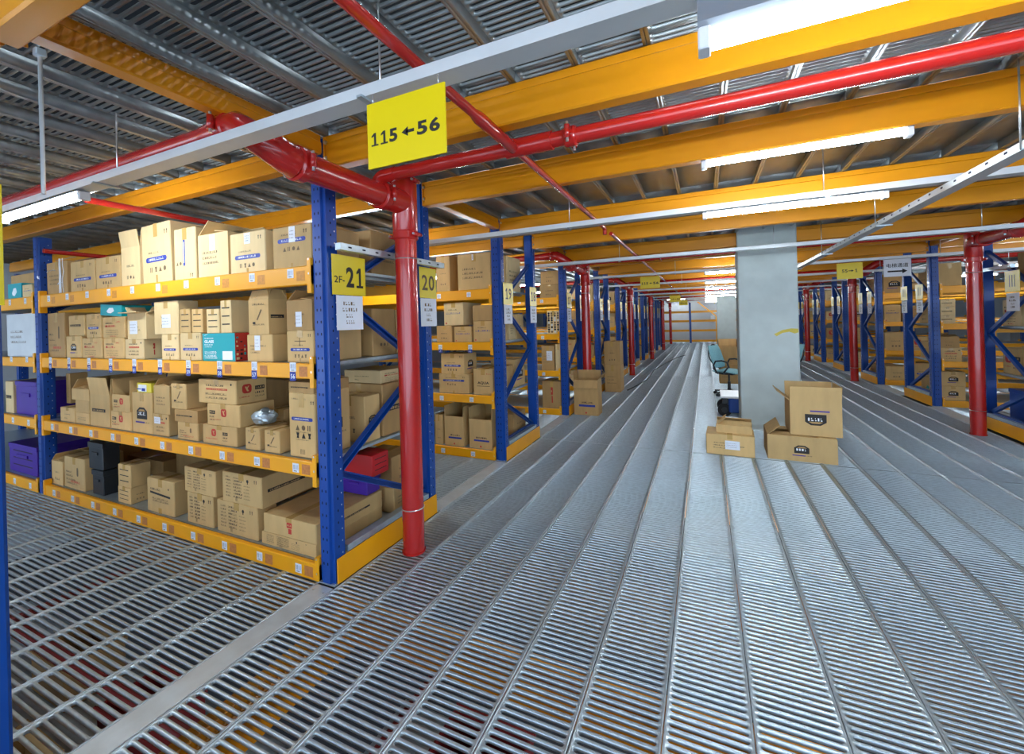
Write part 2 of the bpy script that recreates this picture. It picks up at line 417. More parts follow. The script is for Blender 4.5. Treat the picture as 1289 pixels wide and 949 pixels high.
# beams along the rack ends bridging the cross aisles
for k in range(-1, 7):
    a, b = yf(k)+RD+.005, yf(k+1)-.005
    for x, side in ((-2.16, 'left'), (3.45, 'right')):
        if side == 'right' and k < 1: continue
        mb = MB(); hbeam(mb, (x, a, 0), (x, b, 0), 0, BZ1-BZ0-.078, .085)
        o = mb.build('bridging_beam', None, (0, 0, BZ0+.078))
        who = {-1: 'before the rack marked 21, first from the camera', 0: 'between the racks marked 20 and 19'}.get(k, 'over the %s gap between racks' % ORD[k+1])
        tag(o, 'short yellow beam along the aisle %s%s' % (who, '' if side == 'left' else ' beyond the pillar'), 'beam', 'bridging beams')
# ------------------------------------------------------------------ storey below, seen through the slots
for i, y in enumerate(BEAMY[:6]):
    mb = MB(); hbeam(mb, (-8, 0, 0), (6, 0, 0), 0, .25, .085); o = mb.build('floor_beam', None, (0, y, -.335))
    tag(o, 'yellow steel beam under the slotted floor, %s one counted from the camera' % ORD[i], 'beam', 'beams under the floor')
for j, (x, a, b) in enumerate(((-2.0, -.5, 1.9), (-2.0, 3.05, 4.35), (3.45, 3.05, 4.35))):
    mb = MB(); hbeam(mb, (x, a, 0), (x, b, 0), 0, .25, .085); o = mb.build('floor_beam', None, (0, 0, -.335))
    tag(o, ['yellow beam under the floor beside the smooth cover strip', 'yellow beam under the floor between racks 20 and 19', 'yellow beam under the floor at the far aisle edge'][j], 'beam', 'beams under the floor')
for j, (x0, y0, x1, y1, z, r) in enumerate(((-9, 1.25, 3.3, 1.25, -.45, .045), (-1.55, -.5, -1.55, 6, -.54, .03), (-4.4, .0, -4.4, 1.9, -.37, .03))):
    mb = MB(); mb.tube([(x0, y0, z), (x1, y1, z)], r, 'lowbin', 12); o = mb.build('sprinkler_pipe')  # pipe red darkened to stand for the dim storey below
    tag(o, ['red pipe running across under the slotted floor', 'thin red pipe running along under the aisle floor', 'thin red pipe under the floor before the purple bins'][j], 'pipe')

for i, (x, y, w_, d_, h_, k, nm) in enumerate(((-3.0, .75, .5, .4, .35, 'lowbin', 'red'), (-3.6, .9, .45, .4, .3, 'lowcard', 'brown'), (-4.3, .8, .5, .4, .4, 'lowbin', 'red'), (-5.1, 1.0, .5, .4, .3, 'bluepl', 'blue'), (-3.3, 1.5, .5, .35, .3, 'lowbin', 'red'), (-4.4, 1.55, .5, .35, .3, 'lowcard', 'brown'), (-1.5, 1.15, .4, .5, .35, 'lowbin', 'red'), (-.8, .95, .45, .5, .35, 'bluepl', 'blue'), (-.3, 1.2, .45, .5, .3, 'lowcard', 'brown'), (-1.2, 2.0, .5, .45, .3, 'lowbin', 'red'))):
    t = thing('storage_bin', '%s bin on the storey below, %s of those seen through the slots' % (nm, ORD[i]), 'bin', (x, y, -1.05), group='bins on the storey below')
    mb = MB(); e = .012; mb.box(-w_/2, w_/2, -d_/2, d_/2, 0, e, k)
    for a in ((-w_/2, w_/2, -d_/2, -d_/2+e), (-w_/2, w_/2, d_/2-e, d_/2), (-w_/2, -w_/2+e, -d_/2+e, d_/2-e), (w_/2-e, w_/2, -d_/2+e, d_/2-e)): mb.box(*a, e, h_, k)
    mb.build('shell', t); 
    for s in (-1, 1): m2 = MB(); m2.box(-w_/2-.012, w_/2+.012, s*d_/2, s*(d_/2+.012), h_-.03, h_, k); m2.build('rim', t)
for j, (x0, x1, y0, y1) in enumerate(((-6.2, -2.3, .6, 1.85), (-2.0, .2, .6, 2.4))):
    mb = MB(); mb.box(x0, x1, y0, y1, -1.09, -1.055, 'galvd')
    for a in (x0+.05, x1-.05):
        for b in (y0+.05, y1-.05): mb.box(a-.04, a+.04, b-.04, b+.04, ZB, -1.09, 'blue')
    o = mb.build('storage_shelf'); tag(o, 'blue legged steel shelf on the storey below under the %s' % ['cross aisle slots', 'main aisle slots'][j], 'shelf')
# ------------------------------------------------------------------ pallet racks
LV = [.104, .746, 1.369, 1.99]; BH = [.108, .098, .098, .122]
BAY = 3.93; XE = {-1: -2.12, 1: 3.40}
def upright_mesh(dn, h, holes=True):
    mb = MB(); W, D = .12, .11
    prof = [(-.06,.016),(-.036,.016),(-.031,0),(.031,0),(.036,.016),(.06,.016),(.06,.094),(.046,.094),(.046,D),(-.046,D),(-.046,.094),(-.06,.094)]
    mb.prism(prof, lambda p, t: Vector((p[0], p[1], t)), 0, h, 'blue')
    if holes:
        z = .12
        while z < h-.1:
            for fx in (-.016, .016): Face(mb, (fx-.006, 0, z), (1,0,0), (0,0,1), 0, 0).rrect(0, 0, .009, .018, 'hole', .004)
            for sx in (-1, 1):
                f = Face(mb, (sx*.06, .05-sx*.006, z+.02), (0,sx,0), (0,0,1), 0, 0); f.rrect(0, 0, .009, .016, 'hole', .004)
                f = Face(mb, (sx*.06, .078-sx*.004, z+.05), (0,sx,0), (0,0,1), 0, 0); f.rrect(0, 0, .007, .010, 'bolt', .003)
            z += .075
    return mb
def brace_mb(p0, p1):
    mb = MB(); p0, p1 = Vector(p0), Vector(p1); t = (p1-p0).normalized(); a = Vector((1,0,0)); b = a.cross(t).normalized()
    prof = [(-.02,-.022),(.02,-.022),(.02,-.014),(-.012,-.014),(-.012,.014),(.02,.014),(.02,.022),(-.02,.022)]
    mb.grid([[p+a*x+b*y for x, y in prof] for p in (p0, p1)], 'blue', smooth=False); return mb
def make_rack(dn, k, bays, label, tags=False):
    t = thing('pallet_rack', label, 'rack', (XE[dn], yf(k), 0), group='pallet racks')
    X = lambda u: dn*u
    ups = {}
    def upright(u, front, h):
        key = (h, front)
        if key not in ups:
            mb = upright_mesh(dn, h)
            if not front: mb.v = [(x, RD-y, z) for x, y, z in mb.v]; mb.f = [tuple(reversed(f)) for f in mb.f]
            o = mb.build('upright', t, (X(u), 0, 0)); ups[key] = o.data; return o
        return link('upright', ups[key], t, (X(u), 0, 0))
    for n in range(bays+1):
        u = .06 + BAY*n; h = 2.765 if n == 0 else 2.575
        for fr in (True, False):
            o = upright(u, fr, h)
            mb = MB(); y0 = -.005 if fr else RD-.115
            mb.box(X(u)-.07, X(u)+.07, y0, y0+.12, .0005, .008, 'galv', .002); mb.build('foot_plate', o).location = (-X(u), 0, 0)
        if n > 1: continue
        nodes = [(RD-.1, .20), (.1, .66), (RD-.1, 1.27), (.1, 1.83), (RD-.1, 2.36)]
        for (ya, za), (yb, zb) in zip(nodes[:-1], nodes[1:]): brace_mb((X(u), ya, za), (X(u), yb, zb)).build('brace', t)
        if k > 0 or n: brace_mb((X(u), .1, .2), (X(u), RD-.1, .2)).build('brace', t)
    mb = MB(); mb.box(X(-.012), X(-.005), .022, RD-.02, .002, .158, 'yel', .002); mb.build('kick_plate', t)
    mb = MB(); mb.box(X(-.004), X(.055), .12, RD-.12, .160, .200, 'galv', .003); mb.box(X(.05), X(.13), .12, RD-.12, .085, .100, 'galv'); mb.build('end_channel', t)
    bm = {}
    for n in range(bays):
        u0, u1 = .121 + BAY*n, BAY*(n+1) - .001
        for L, (zt, bh) in enumerate(zip(LV, BH)):
            for fr in (True, False):
                mb = MB(); xa, xb = sorted((X(u0), X(u1)))
                prof = [(0,.006),(.006,0),(.044,0),(.044,bh-.022),(.030,bh-.022),(.030,bh),(.006,bh),(0,bh-.006)]
                mb.prism([(y if fr else RD-y, z+zt-bh) for y, z in prof], lambda p, q: Vector((q, p[0], p[1])), xa, xb, 'yel')
                for xx in (xa, xb):
                    s = 1 if xx == xa else -1
                    ya, yb = (-.006, .05) if fr else (RD-.05, RD+.006)
                    mb.box(xx, xx+s*.034, ya, yb, max(zt-bh-.055, .003), zt+.045, 'yel', .003)
                    for dz in (.03, -.06): Face(mb, (xx+s*.017-.005, -.006, zt+dz), (1,0,0), (0,0,1), 0, 0).rrect(0,0,.010,.014,'bolt') if fr else None
                o = mb.build('shelf_beam', t)
                if fr and tags and n < 2: beam_labels(o, L, zt, bh, X(u1) if dn < 0 else X(u0), n)
                elif fr and not tags:
                    for q in range(3 if k < 4 else 0):
                        m2 = MB(); f = Face(m2, (X(.45+q*.42 + (.03 if dn > 0 else 0)), 0, zt-.085), (1,0,0), (0,0,1), 0, 0)
                        barcode(f, 0, 0, .055); m2.build('barcode_label', o)
                        if L == 2 and k < 2:
                            m2 = MB(); f = Face(m2, (X(.45+q*.42), 0, zt-.125), (1,0,0), (0,0,1), 0, 0); f.rect(0, 0, .055, .04, 'inkb'); f.l = 1; f.scribble(.01, .01, .045, .02, 'inkw', rng); m2.build('number_tag', o)
            mb = MB(); xa, xb = sorted((X(u0), X(u1))); mb.box(xa, xb, .046, RD-.046, zt-.024, zt-.004, 'galv')
            x = xa+.06
            while x < xb-.06 and L > 0: mb.box(x, x+.04, .05, RD-.05, zt-.045, zt-.024, 'galvd'); x += .13
            mb.build('shelf_deck', t)
    return t
def barcode(f, x, y, s, brown=False):
    f.rect(x, y, x+s, y+s, 'paper'); f.l = 1; r = random.Random(int(x*1000)+int(s*999))
    xx = x+s*.12
    while xx < x+s*.85:
        w_ = s*r.uniform(.02, .05); f.rect(xx, y+s*.32, xx+w_, y+s*.82, 'inkb' if r.random() < .5 else 'ink'); xx += w_ + s*r.uniform(.07, .14)
    f.rect(x+s*.2, y+s*.1, x+s*.7, y+s*.18, 'inkg'); f.l = 0
def beam_labels(beam, L, zt, bh, xlo, n):
    for q in range(10):
        x = xlo + .19 + q*.378
        m2 = MB(); f = Face(m2, (x, 0, zt-bh*.5-.03), (1,0,0), (0,0,1), 0, 0)
        if L == 2: f.o.z = zt-.052
        elif L == 3: f.o.z += .02
        barcode(f, 0, 0, .058); m2.build('barcode_label', beam)
        if L == 2 and n == 0:
            m2 = MB(); f = Face(m2, (x-.002, 0, zt-.112), (1,0,0), (0,0,1), 0, 0); f.rrect(0, 0, .056, .058, 'inkb', .006); f.l = 1
            f.text(str(65-q), .028, .014, .03, 'inkw', center=True, bold=.01); m2.build('number_tag', beam)
        if n == 0 and not (L == 3 and q in (2, 4, 6)):
            m2 = MB(); f = Face(m2, (x+.085, 0, zt-bh*.5-.034), (1,0,0), (0,0,1), 0, 0); f.rect(0, 0, .075, .064, 'brown' if L < 3 else 'worn'); m2.build('worn_sticker', beam)
RACK = {}
RACK[0] = make_rack(-1, 0, 2, 'long blue and yellow rack with sign 21 on its end post, full of boxes', True)
RACK[1] = make_rack(-1, 1, 1, 'blue and yellow rack with signs 19 and 18 on its end posts')
RACK[2] = make_rack(-1, 2, 1, 'blue and yellow rack behind the tan carton on the floor, third along that side')
RACK[-1] = make_rack(-1, -1, 1, 'blue rack end post at the picture edge opposite the rack marked 21'); RACK[-1].location.y += .035
for k in range(3, 10): RACK[k] = dup(RACK[2], (XE[-1], yf(k), 0), 'blue and yellow rack on the same side as sign 21, %s row along the aisle' % ORD[k])
RR = {}
RR[2] = make_rack(1, 2, 1, 'blue and yellow rack behind the near red column beyond the pillar')
RR[3] = make_rack(1, 3, 1, 'blue and yellow rack past the near red column, house-mark cartons at its foot')
for k in range(4, 10): RR[k] = dup(RR[3], (XE[1], yf(k), 0), 'blue and yellow rack on the far side of the pillar, %s row of that side' % ORD[k-2])

# ------------------------------------------------------------------ rack number signs and paper notices on the end posts
def rack_sign(x, y0, z0, w_, h_, side, big, label, small=None, k=0):
    t = thing('rack_sign', label, 'sign', (x, y0, z0), group='yellow rack signs')
    mb = MB(); mb.box(0, side*.003, 0, w_, 0, h_, 'signy', .001); mb.build('plate', t)
    m2 = MB(); f = Face(m2, (side*.003, 0 if side > 0 else w_, 0), (0, side, 0), (0,0,1), w_, h_)
    if small:
        f.text(small, .016, h_*.30, h_*.17, 'ink', wd=w_*.30, bold=.01); f.digits(big, w_*.40, h_*.2, h_*.52, 'ink', wd=w_*.52, bold=.03)
    elif big: f.digits(big, w_*.5, h_*.25, h_*.5, 'inkg' if k else 'ink', center=True, bold=.015)
    else:
        for i in range(3): f.rect(w_*(.3+.17*i), h_*.25, w_*(.35+.17*i), h_*.8, 'inkg')
    m2.build('lettering', t); return t
def notice(x, y0, z0, w_, h_, side, label, seed):
    t = thing('paper_notice', label, 'notice', (x, y0, z0), group='paper notices')
    mb = MB(); mb.box(0, side*.002, 0, w_, 0, h_, 'paper'); mb.build('sheet', t)
    m2 = MB(); f = Face(m2, (side*.002, 0 if side > 0 else w_, 0), (0, side, 0), (0,0,1), w_, h_); r = random.Random(seed)
    for i, (a, b) in enumerate(((.25,.7),(.22,.8),(.35,.65),(.35,.7))): f.scribble(w_*a, h_*(.72-.18*i), w_*b, h_*.10, 'inkg', r)
    m2.build('writing', t)
rack_sign(-2.1095, 1.945, 1.800, .285, .255, 1, '21', 'yellow sign 2F-21 on the big blue end post', '2F-')
notice(-2.1095, 1.975, 1.575, .225, .222, 1, 'white paper notice under the yellow 2F-21 sign', 1)
rack_sign(-2.1095, 2.835, 1.815, .235, .255, 1, '20', 'yellow sign 20 on the post behind the red column', k=1)
notice(-2.1095, 2.845, 1.580, .220, .232, 1, 'white paper notice under the yellow sign 20', 2)
for k in range(1, 9):
    a, b = 21-2*k, 20-2*k
    far = k > 1
    rack_sign(-2.1095, yf(k)+.04, 1.80, .27, .255, 1, str(a), 'yellow sign %d on a blue end post, front post of the %s rack' % (a, ORD[k]), k=1)
    notice(-2.1095, yf(k)+.05, 1.575, .23, .222, 1, 'white notice under the yellow sign %d on the %s rack front post' % (a, ORD[k]), 3+k)
    rack_sign(-2.1095, yf(k)+RD-.26, 1.80, .24, .255, 1, str(b), 'yellow sign %d on a blue end post, rear post of the %s rack' % (b, ORD[k]), k=1)
    notice(-2.1095, yf(k)+RD-.25, 1.575, .22, .222, 1, 'white notice under the yellow sign %d on the %s rack rear post' % (b, ORD[k]), 13+k)
for k in range(2, 9):
    who = 'rack behind near red column' if k == 2 else '%s rack' % ORD[k-2]
    for d, w2 in ((.22, 'front'), (RD-.27, 'rear')):
        if k == 2 and d > .5: continue
        rack_sign(3.3895, yf(k)+d, 1.79, .28, .26, -1, None, 'yellow sign with blurred number beyond the pillar, %s post, %s' % (w2, who))
        notice(3.3895, yf(k)+d+.02, 1.56, .24, .22, -1, 'white notice beyond the pillar under a yellow sign, %s post, %s' % (w2, who), 30+k)
rs = rack_sign(-2.1095, .365, 1.70, .22, .40, 1, None, 'yellow sign on the blue post cut by the picture edge')

# ------------------------------------------------------------------ hanging aisle signs
def aisle_sign(xc, y, z0, w_, h_, txt, label, arrow, k='signy'):
    t = thing('hanging_sign', label, 'sign', (xc, y, z0), group='hanging aisle signs')
    mb = MB(); mb.box(-w_/2, w_/2, -.003, .003, 0, h_, k, .001); mb.build('board', t)
    for sx in (-1, 1):
        m2 = MB(); m2.tube([(sx*w_*.42, 0, h_), (sx*w_*.42, 0, h_+.03)], .002, 'bolt', 6); m2.build('hook', t)
    m2 = MB(); f = Face(m2, (-w_/2, -.003, 0), (1,0,0), (0,0,1), w_, h_)
    def arr(x0, x1, y, h):
        d = 1 if x1 > x0 else -1; f.poly([(x0,y-h*.09),(x0,y+h*.09),(x1-d*h*.3,y+h*.09),(x1-d*h*.3,y-h*.09)][::-1 if d > 0 else 1], 'ink')
        f.poly([(x1-d*h*.45,y-h*.28),(x1,y),(x1-d*h*.45,y+h*.28)][:: d], 'ink')
    if arrow == 'mid':
        a, b = txt; f.digits(a, w_*.045, h_*.335, h_*.20, 'ink', wd=w_*.36, bold=.035); f.digits(b, w_*.655, h_*.335, h_*.20, 'ink', wd=w_*.28, bold=.035)
        arr(w_*.62, w_*.46, h_*.435, h_*.26)
    elif arrow == 'r':
        a, b = txt; f.digits(a, w_*.20, h_*.40, h_*.2, 'ink', wd=w_*.22, bold=.02); f.digits(b, w_*.70, h_*.40, h_*.2, 'ink', wd=w_*.10, bold=.02); arr(w_*.45, w_*.66, h_*.5, h_*.26)
    else:
        f.text(txt, w_*.5, h_*.52, h_*.24, 'ink', center=True, bold=.01); arr(w_*.14, w_*.86, h_*.3, h_*.5)
    m2.build('lettering', t); return t
YT = lambda k: 1.215 + PER*k
s1 = aisle_sign(-.907, YT(0)-.05, 2.150, .326, .228, ('115', '56'), 'big yellow sign reading 115 to 56 with an arrow, hanging from the first cable tray', 'mid')
aisle_sign(-.953, YT(3)-.05, 2.165, .36, .228, ('115', '56'), 'smaller looking yellow 115 to 56 sign hanging in the distance before the far lamps', 'mid')
aisle_sign(-.953, YT(6)-.05, 2.13, .36, .228, ('115', '56'), 'yellow aisle sign hanging far down, beyond the second 115 to 56 sign', 'mid')
aisle_sign(-.9, YT(8)-.05, 2.13, .36, .228, ('115', '56'), 'tiny last yellow aisle sign near the end rack', 'mid')
aisle_sign(2.146, YT(3)-.05, 2.143, .34, .258, ('55', '1'), 'yellow sign reading 55 to 1 hanging beyond the concrete pillar', 'r')
aisle_sign(2.748, YT(3)-.05, 2.14, .335, .272, '电梯通道', 'white sign with black characters and long arrow beside the yellow 55 sign', 'under', 'paper')

# ------------------------------------------------------------------ sprinkler risers and pipes
def arc(c, r, a0, a1, ax, ay, n=8): c = Vector(c); return [c + Vector(ax)*(r*math.cos(a0+(a1-a0)*i/n)) + Vector(ay)*(r*math.sin(a0+(a1-a0)*i/n)) for i in range(n+1)]
def coupling(t, p, d, r):
    p, d = Vector(p), Vector(d).normalized(); mb = MB()
    mb.tube([p-d*.034, p-d*.026, p-d*.024, p+d*.024, p+d*.026, p+d*.034], [r*1.04, r*1.13, r*1.17, r*1.17, r*1.13, r*1.04], 'red', 20); o = mb.build('coupling', t)
    q = d.cross(Vector((0,0,1))) if abs(d.z) < .9 else Vector((1,0,0)); q.normalize(); e = d.cross(q)
    for s in (-1, 1):
        m2 = MB(); c = p + q*(s*(r*1.2+.012)); m2.tube([c-e*.034, c+e*.034], .016, 'red', 8); m2.tube([c-e*.05, c+e*.05], .008, 'bolt', 6, smooth=False); m2.build('clamp_bolt', o)
def riser(side, y, label, full=True):
    x = -1.915 if side < 0 else 3.12; s = side        # s: direction of the racks
    R = .076; ZP = 2.452
    t = thing('sprinkler_riser', label, 'pipe', (x, y, 0), group='red sprinkler risers')
    mb = MB(); mb.tube([(0,0,.0005), (0,0,2.23)], R, 'red', 24); mb.build('riser_pipe', t)
    mb = MB(); mb.tube([(0,0,.001), (0,0,.012)], R*1.08, 'red', 24); mb.build('floor_collar', t)
    mb = MB(); mb.tube([(0,0,2.24), (0,0,2.26), (0,0,2.62), (0,0,2.63)], [R*1.0, R*1.14, R*1.14, R*.9], 'red', 24)
    mb.tube([(0,-.04,ZP), (0,-.2,ZP)], R*1.12, 'red', 24); mb.build('tee_fitting', t)
    coupling(t, (0,0,2.225), (0,0,1), R); coupling(t, (0,0,2.60), (0,0,1), R*.95); coupling(t, (0,-.235,ZP), (0,1,0), R*1.04)
    yb = -.85; er = .16
    mb = MB(); mb.tube([(0,-.19,ZP), (0,yb,ZP)], R, 'red', 24); mb.build('offset_pipe', t)
    coupling(t, (0,yb-.01,ZP), (0,1,0), R*1.04)
    zl = 2.60
    pts = [Vector((0,yb-.03,ZP)), Vector((s*.005,yb-.07,ZP+.01))]
    for i in range(1, 9):
        a = PI/2*i/8; pts.append(Vector((s*er*(1-math.cos(a)), yb-.06-er*math.sin(a), ZP+(zl-ZP)*(i/8)**1.2)))
    pts.append(pts[-1]+Vector((s*.06,0,.0)))
    mb = MB(); mb.tube(pts, [R*(1.1-.22*i/(len(pts)-1)) for i in range(len(pts))], 'red', 24); mb.build('elbow', t)
    pe = pts[-1]; coupling(t, pe+Vector((s*.012,0,0)), (1,0,0), R*.84)
    mb = MB(); mb.tube([pe+Vector((s*.02,0,0)), pe+Vector((s*4.6,0,0))], R*.62, 'red', 20); mb.build('main_pipe', t)
    mb = MB(); mb.tube([pe+Vector((s*.03,0,0)), pe+Vector((s*.10,0,0)), pe+Vector((s*.2,0,0))], [R*.82, R*.78, R*.66], 'red', 20); mb.build('reducer', t)
    # wire ties
    for z in (.31, 2.06):
        m2 = MB(); m2.tube([(R*1.03*math.cos(a), R*1.03*math.sin(a), z) for a in [2*PI*i/16 for i in range(17)]], .0035, 'bolt', 6, caps=False); m2.build('wire_tie', t)
    if full:
        yo = -.28; zc = 2.555
        m2 = MB(); m2.tube([(0,yo,ZP+R*.3)] + arc((.075,yo,zc-.07), .07, PI, PI/2, (1,0,0), (0,0,1), 6) + [(.16,yo,zc)], .043, 'red', 16); m2.build('outlet_elbow', t)
        m2 = MB(); m2.tube([(.15,yo,zc), (4.90,yo,zc)], .040, 'red', 16); m2.build('cross_pipe', t)
        m2 = MB(); m2.tube([(.93,yo,zc), (1.20,yo,zc)], .049, 'red', 16); m2.tube([(.985,yo-.05,zc), (.985,yo+.05,zc)], .034, 'red', 12); m2.build('branch_tee', t)
        coupling(t, (1.30,yo,zc), (1,0,0), .044)
        xb = .985; zb = 2.545
        m2 = MB(); m2.tube([(xb,-2.6,zb), (xb,-.75,zb), (xb,-.70,zb), (xb,-.26,zb), (xb,-.22,zb), (xb,1.95,zb)], [.0215,.0215,.031,.031,.0215,.0215], 'red', 14); m2.build('branch_pipe', t)
        m2 = MB(); m2.tube([(xb,1.94,zb)] + arc((xb,1.965,zb-.035), .035, PI/2, 0, (0,1,0), (0,0,1), 5) + [(xb,2.0,zb-.07)], .021, 'red', 12); m2.build('drop_elbow', t)
        m2 = MB(); m2.tube([(xb,-.16,zb+.015), (xb,-.16,zb+.05), (xb,-.16,zb+.055), (xb,-.16,zb+.09)], [.02,.02,.011,.011], 'red', 10); m2.tube([(xb,-.16,zb+.09),(xb,-.16,zb+.1)], .016, 'bolt', 8); m2.build('sprinkler_head', t)
    return t
rz = riser(-1, 2.43, 'red riser pipe standing in front of the rack end with signs 21 and 20')
for n in range(1, 6): dup(rz, (-1.915, 2.43+PER*2*n, 0), 'red riser pipe on the side of sign 21, %s one along the aisle' % ORD[n])
rr = riser(1, 2.43+PER*2, 'big red riser pipe beyond the pillar, first one of that side', False)
for n in range(2, 6): dup(rr, (3.12, 2.43+PER*2*n, 0), 'red riser pipe beyond the pillar, %s one of that side' % ORD[n-1])
mb = MB(); mb.tube([(-3.84, 1.45, 2.515), (-3.84, 2.36, 2.515)], .022, 'red', 12); o = mb.build('sprinkler_pipe'); tag(o, 'thin red pipe over the boxes on the top shelf of rack 21', 'pipe')
mb = MB(); mb.tube([(-5.9, 1.9, 2.42), (-5.9, 3.2, 2.42)], .022, 'red', 12); o = mb.build('sprinkler_pipe'); tag(o, 'short red pipe above the far post of rack 21', 'pipe')
mb = MB(); mb.tube([(-4.62, .2, 2.585), (-4.62, 1.16, 2.585)], .026, 'red', 12); o = mb.build('sprinkler_pipe'); tag(o, 'red side pipe joining the main pipe above the lamp beside the near blue post', 'pipe')
for x, who in ((-1.915, 'near red column by sign 21'),):
    mb = MB(); y0 = 1.93; mb.bar((x-.12, y0, 2.09), (x-.12, 3.06, 2.09), .045, .042, 'galv')
    for i in range(9): Face(mb, (x-.12+.0225, y0+.06+i*.12, 2.085), (0,1,0), (0,0,1), 0, 0).rrect(0, 0, .03, .01, 'hole', .004)
    o = mb.build('strut_channel'); tag(o, 'galvanised strut tied across the %s' % who, 'strut')
mb = MB(); mb.bar((3.26, 6.9, 2.09), (3.26, 7.9, 2.09), .045, .042, 'galv'); o = mb.build('strut_channel'); tag(o, 'galvanised strut tied across the red column beyond the pillar', 'strut')
# ------------------------------------------------------------------ cable trays and lamps
def tray(p0, p1, label, k=0):
    t = thing('cable_tray', label, 'tray', (0, 0, 0), group='cable trays')
    mb = MB(); p0, p1 = Vector(p0), Vector(p1); d = (p1-p0).normalized(); a = Vector((-d.y, d.x, 0))
    prof = [(-.04,0),(.04,0),(.04,.042),(-.04,.042)]
    mb.grid([[p+a*x+Vector((0,0,z)) for x, z in prof] for p in (p0, p1)], 'tray', smooth=False)
    L = (p1-p0).length; q = .12
    while q < L and abs(d.y) > .5:
        c = p0+d*q; Face(mb, c+a*.04+Vector((0,0,.02)), -d, (0,0,1), 0, 0).rrect(0, 0, .03, .012, 'hole', .005); q += .16
    mb.build('channel', t)
    q = .6
    while q < L:
        c = p0+d*q; m2 = MB(); m2.tube([c+a*.056+Vector((0,0,-.005)), c+a*.056+Vector((0,0,.42 if abs(d.x) > .5 else .47))], .004, 'bolt', 6); 
        m2.box(c.x-.055 if abs(d.y) > .5 else c.x-.012, c.x+.062 if abs(d.y) > .5 else c.x+.012, c.y-.012 if abs(d.y) > .5 else c.y-.058, c.y+.012 if abs(d.y) > .5 else c.y+.066, -.008+p0.z, p0.z, 'galv'); m2.build('hanger', t); q += 1.9
    return t
ZT = 2.42
for k in range(0, 11):
    tray((-7.4 if k < 3 else -3.0, YT(k), ZT), (3.3 if k < 1 else 6.5, YT(k), ZT), 'grey cable tray under the ceiling beams, %s crossing tray from the camera' % ORD[k])
tray((1.44, 2.25, 2.355), (1.44, 12.3, 2.355), 'grey cable tray running along the aisle towards the pillar')
def lamp(x, y, z, L, label, slim=0):
    t = thing('tube_lamp', label, 'lamp', (x, y, z), group='fluorescent tube lamps')
    mb = MB(); mb.prism([(-.028,slim or .131),(-.028,slim-.004 if slim else .062),(-.018,.040),(.018,.040),(.028,slim-.004 if slim else .062),(.028,slim or .131)], lambda p, q: Vector((q, p[0], p[1])), 0, L, 'fitting'); mb.build('housing', t)
    m2 = MB(); m2.tube([(.03,0,.018), (L-.03,0,.018)], (.012 if L < 1.1 else .016) if slim else .020, 'tube', 12); m2.build('tube', t)
    for xx in (0, L-.03):
        m3 = MB(); m3.box(xx, xx+.03, -.026, .026, -.006, (slim or .054)-.004, 'white', .004); m3.build('lamp_holder', t)
    return t
l0 = lamp(0, YT(0)-.01, ZT-.14, 1.14, 'bright tube lamp under the first cable tray, over the main aisle')
LIT = [l0]
mid = lamp(0, YT(1)-.01, ZT-.054, 1.14, 'tube lamp over the main aisle under the second cable tray', .0445)
for k in range(3, 11): dup(mid, (0, YT(k)-.01, ZT-.054), 'tube lamp over the main aisle under the %s cable tray' % ORD[k])
slim = lamp(0, BEAMY[2], BZ0-.045, 1.03, 'slim tube lamp fixed under the third ceiling beam over the main aisle', .0445)
for k in range(0, 6): dup(mid, (-4.34, YT(k)-.01, ZT-.054), ['tube lamp shining over the boxes of rack 21 beside the near blue post','tube lamp between the racks marked 20 and 19'][k] if k < 2 else 'tube lamp in the %s gap between the racks beyond sign 18' % ORD[k-2])
for k in range(2, 8): dup(mid, (5.0, YT(k)-.01, ZT-.054), 'tube lamp in the %s gap between the racks beyond the pillar' % ORD[k-2])
for i, (x, y) in enumerate(((.3, -1.6), (-.5, 3.8), (2.2, 2.4), (.5, 6.5), (-.3, 9), (2.5, 5))): dup(l0, (x, y, -.62), 'added tube lamp to light the storey below the slots, %s from the near cover strip' % ORD[i])  # lamps added to light the space under the slotted floor
for i, (x, y) in enumerate(((-3.2, .2), (-3.2, 3.4), (-.5, 1.2), (1.2, 3.2), (-6.5, .2))): dup(l0, (x, y, 5.2685), 'added tube lamp on the storey above, to brighten the ceiling slots, %s of its row' % ORD[i])  # lamps added over the deck for bright lines through its slots
for x, y, who in ((-2.2, 28.9, 'over the empty end rack'), (.9, 28.9, 'beside the slanting rail at the end wall'), (-5, 28.9, 'in the far corner behind the last red columns')): dup(l0, (x, y, ZD-.1318), 'lamp added to brighten the end wall, ' + who)  # extra lamps, added because the end wall came out too dark
mb = MB(); a = at(50, 62, 'Z', 2.555); mb.tube([(a.x, a.y, 2.07), (a.x, a.y, 2.555)], .006, 'bolt', 8); mb.box(a.x-.014, a.x+.014, a.y-.014, a.y+.014, 2.53, 2.555, 'galv', .003)
o = mb.build('hanger_rod'); tag(o, 'thin steel rod hanging from the yellow beam near the first blue post', 'rod')

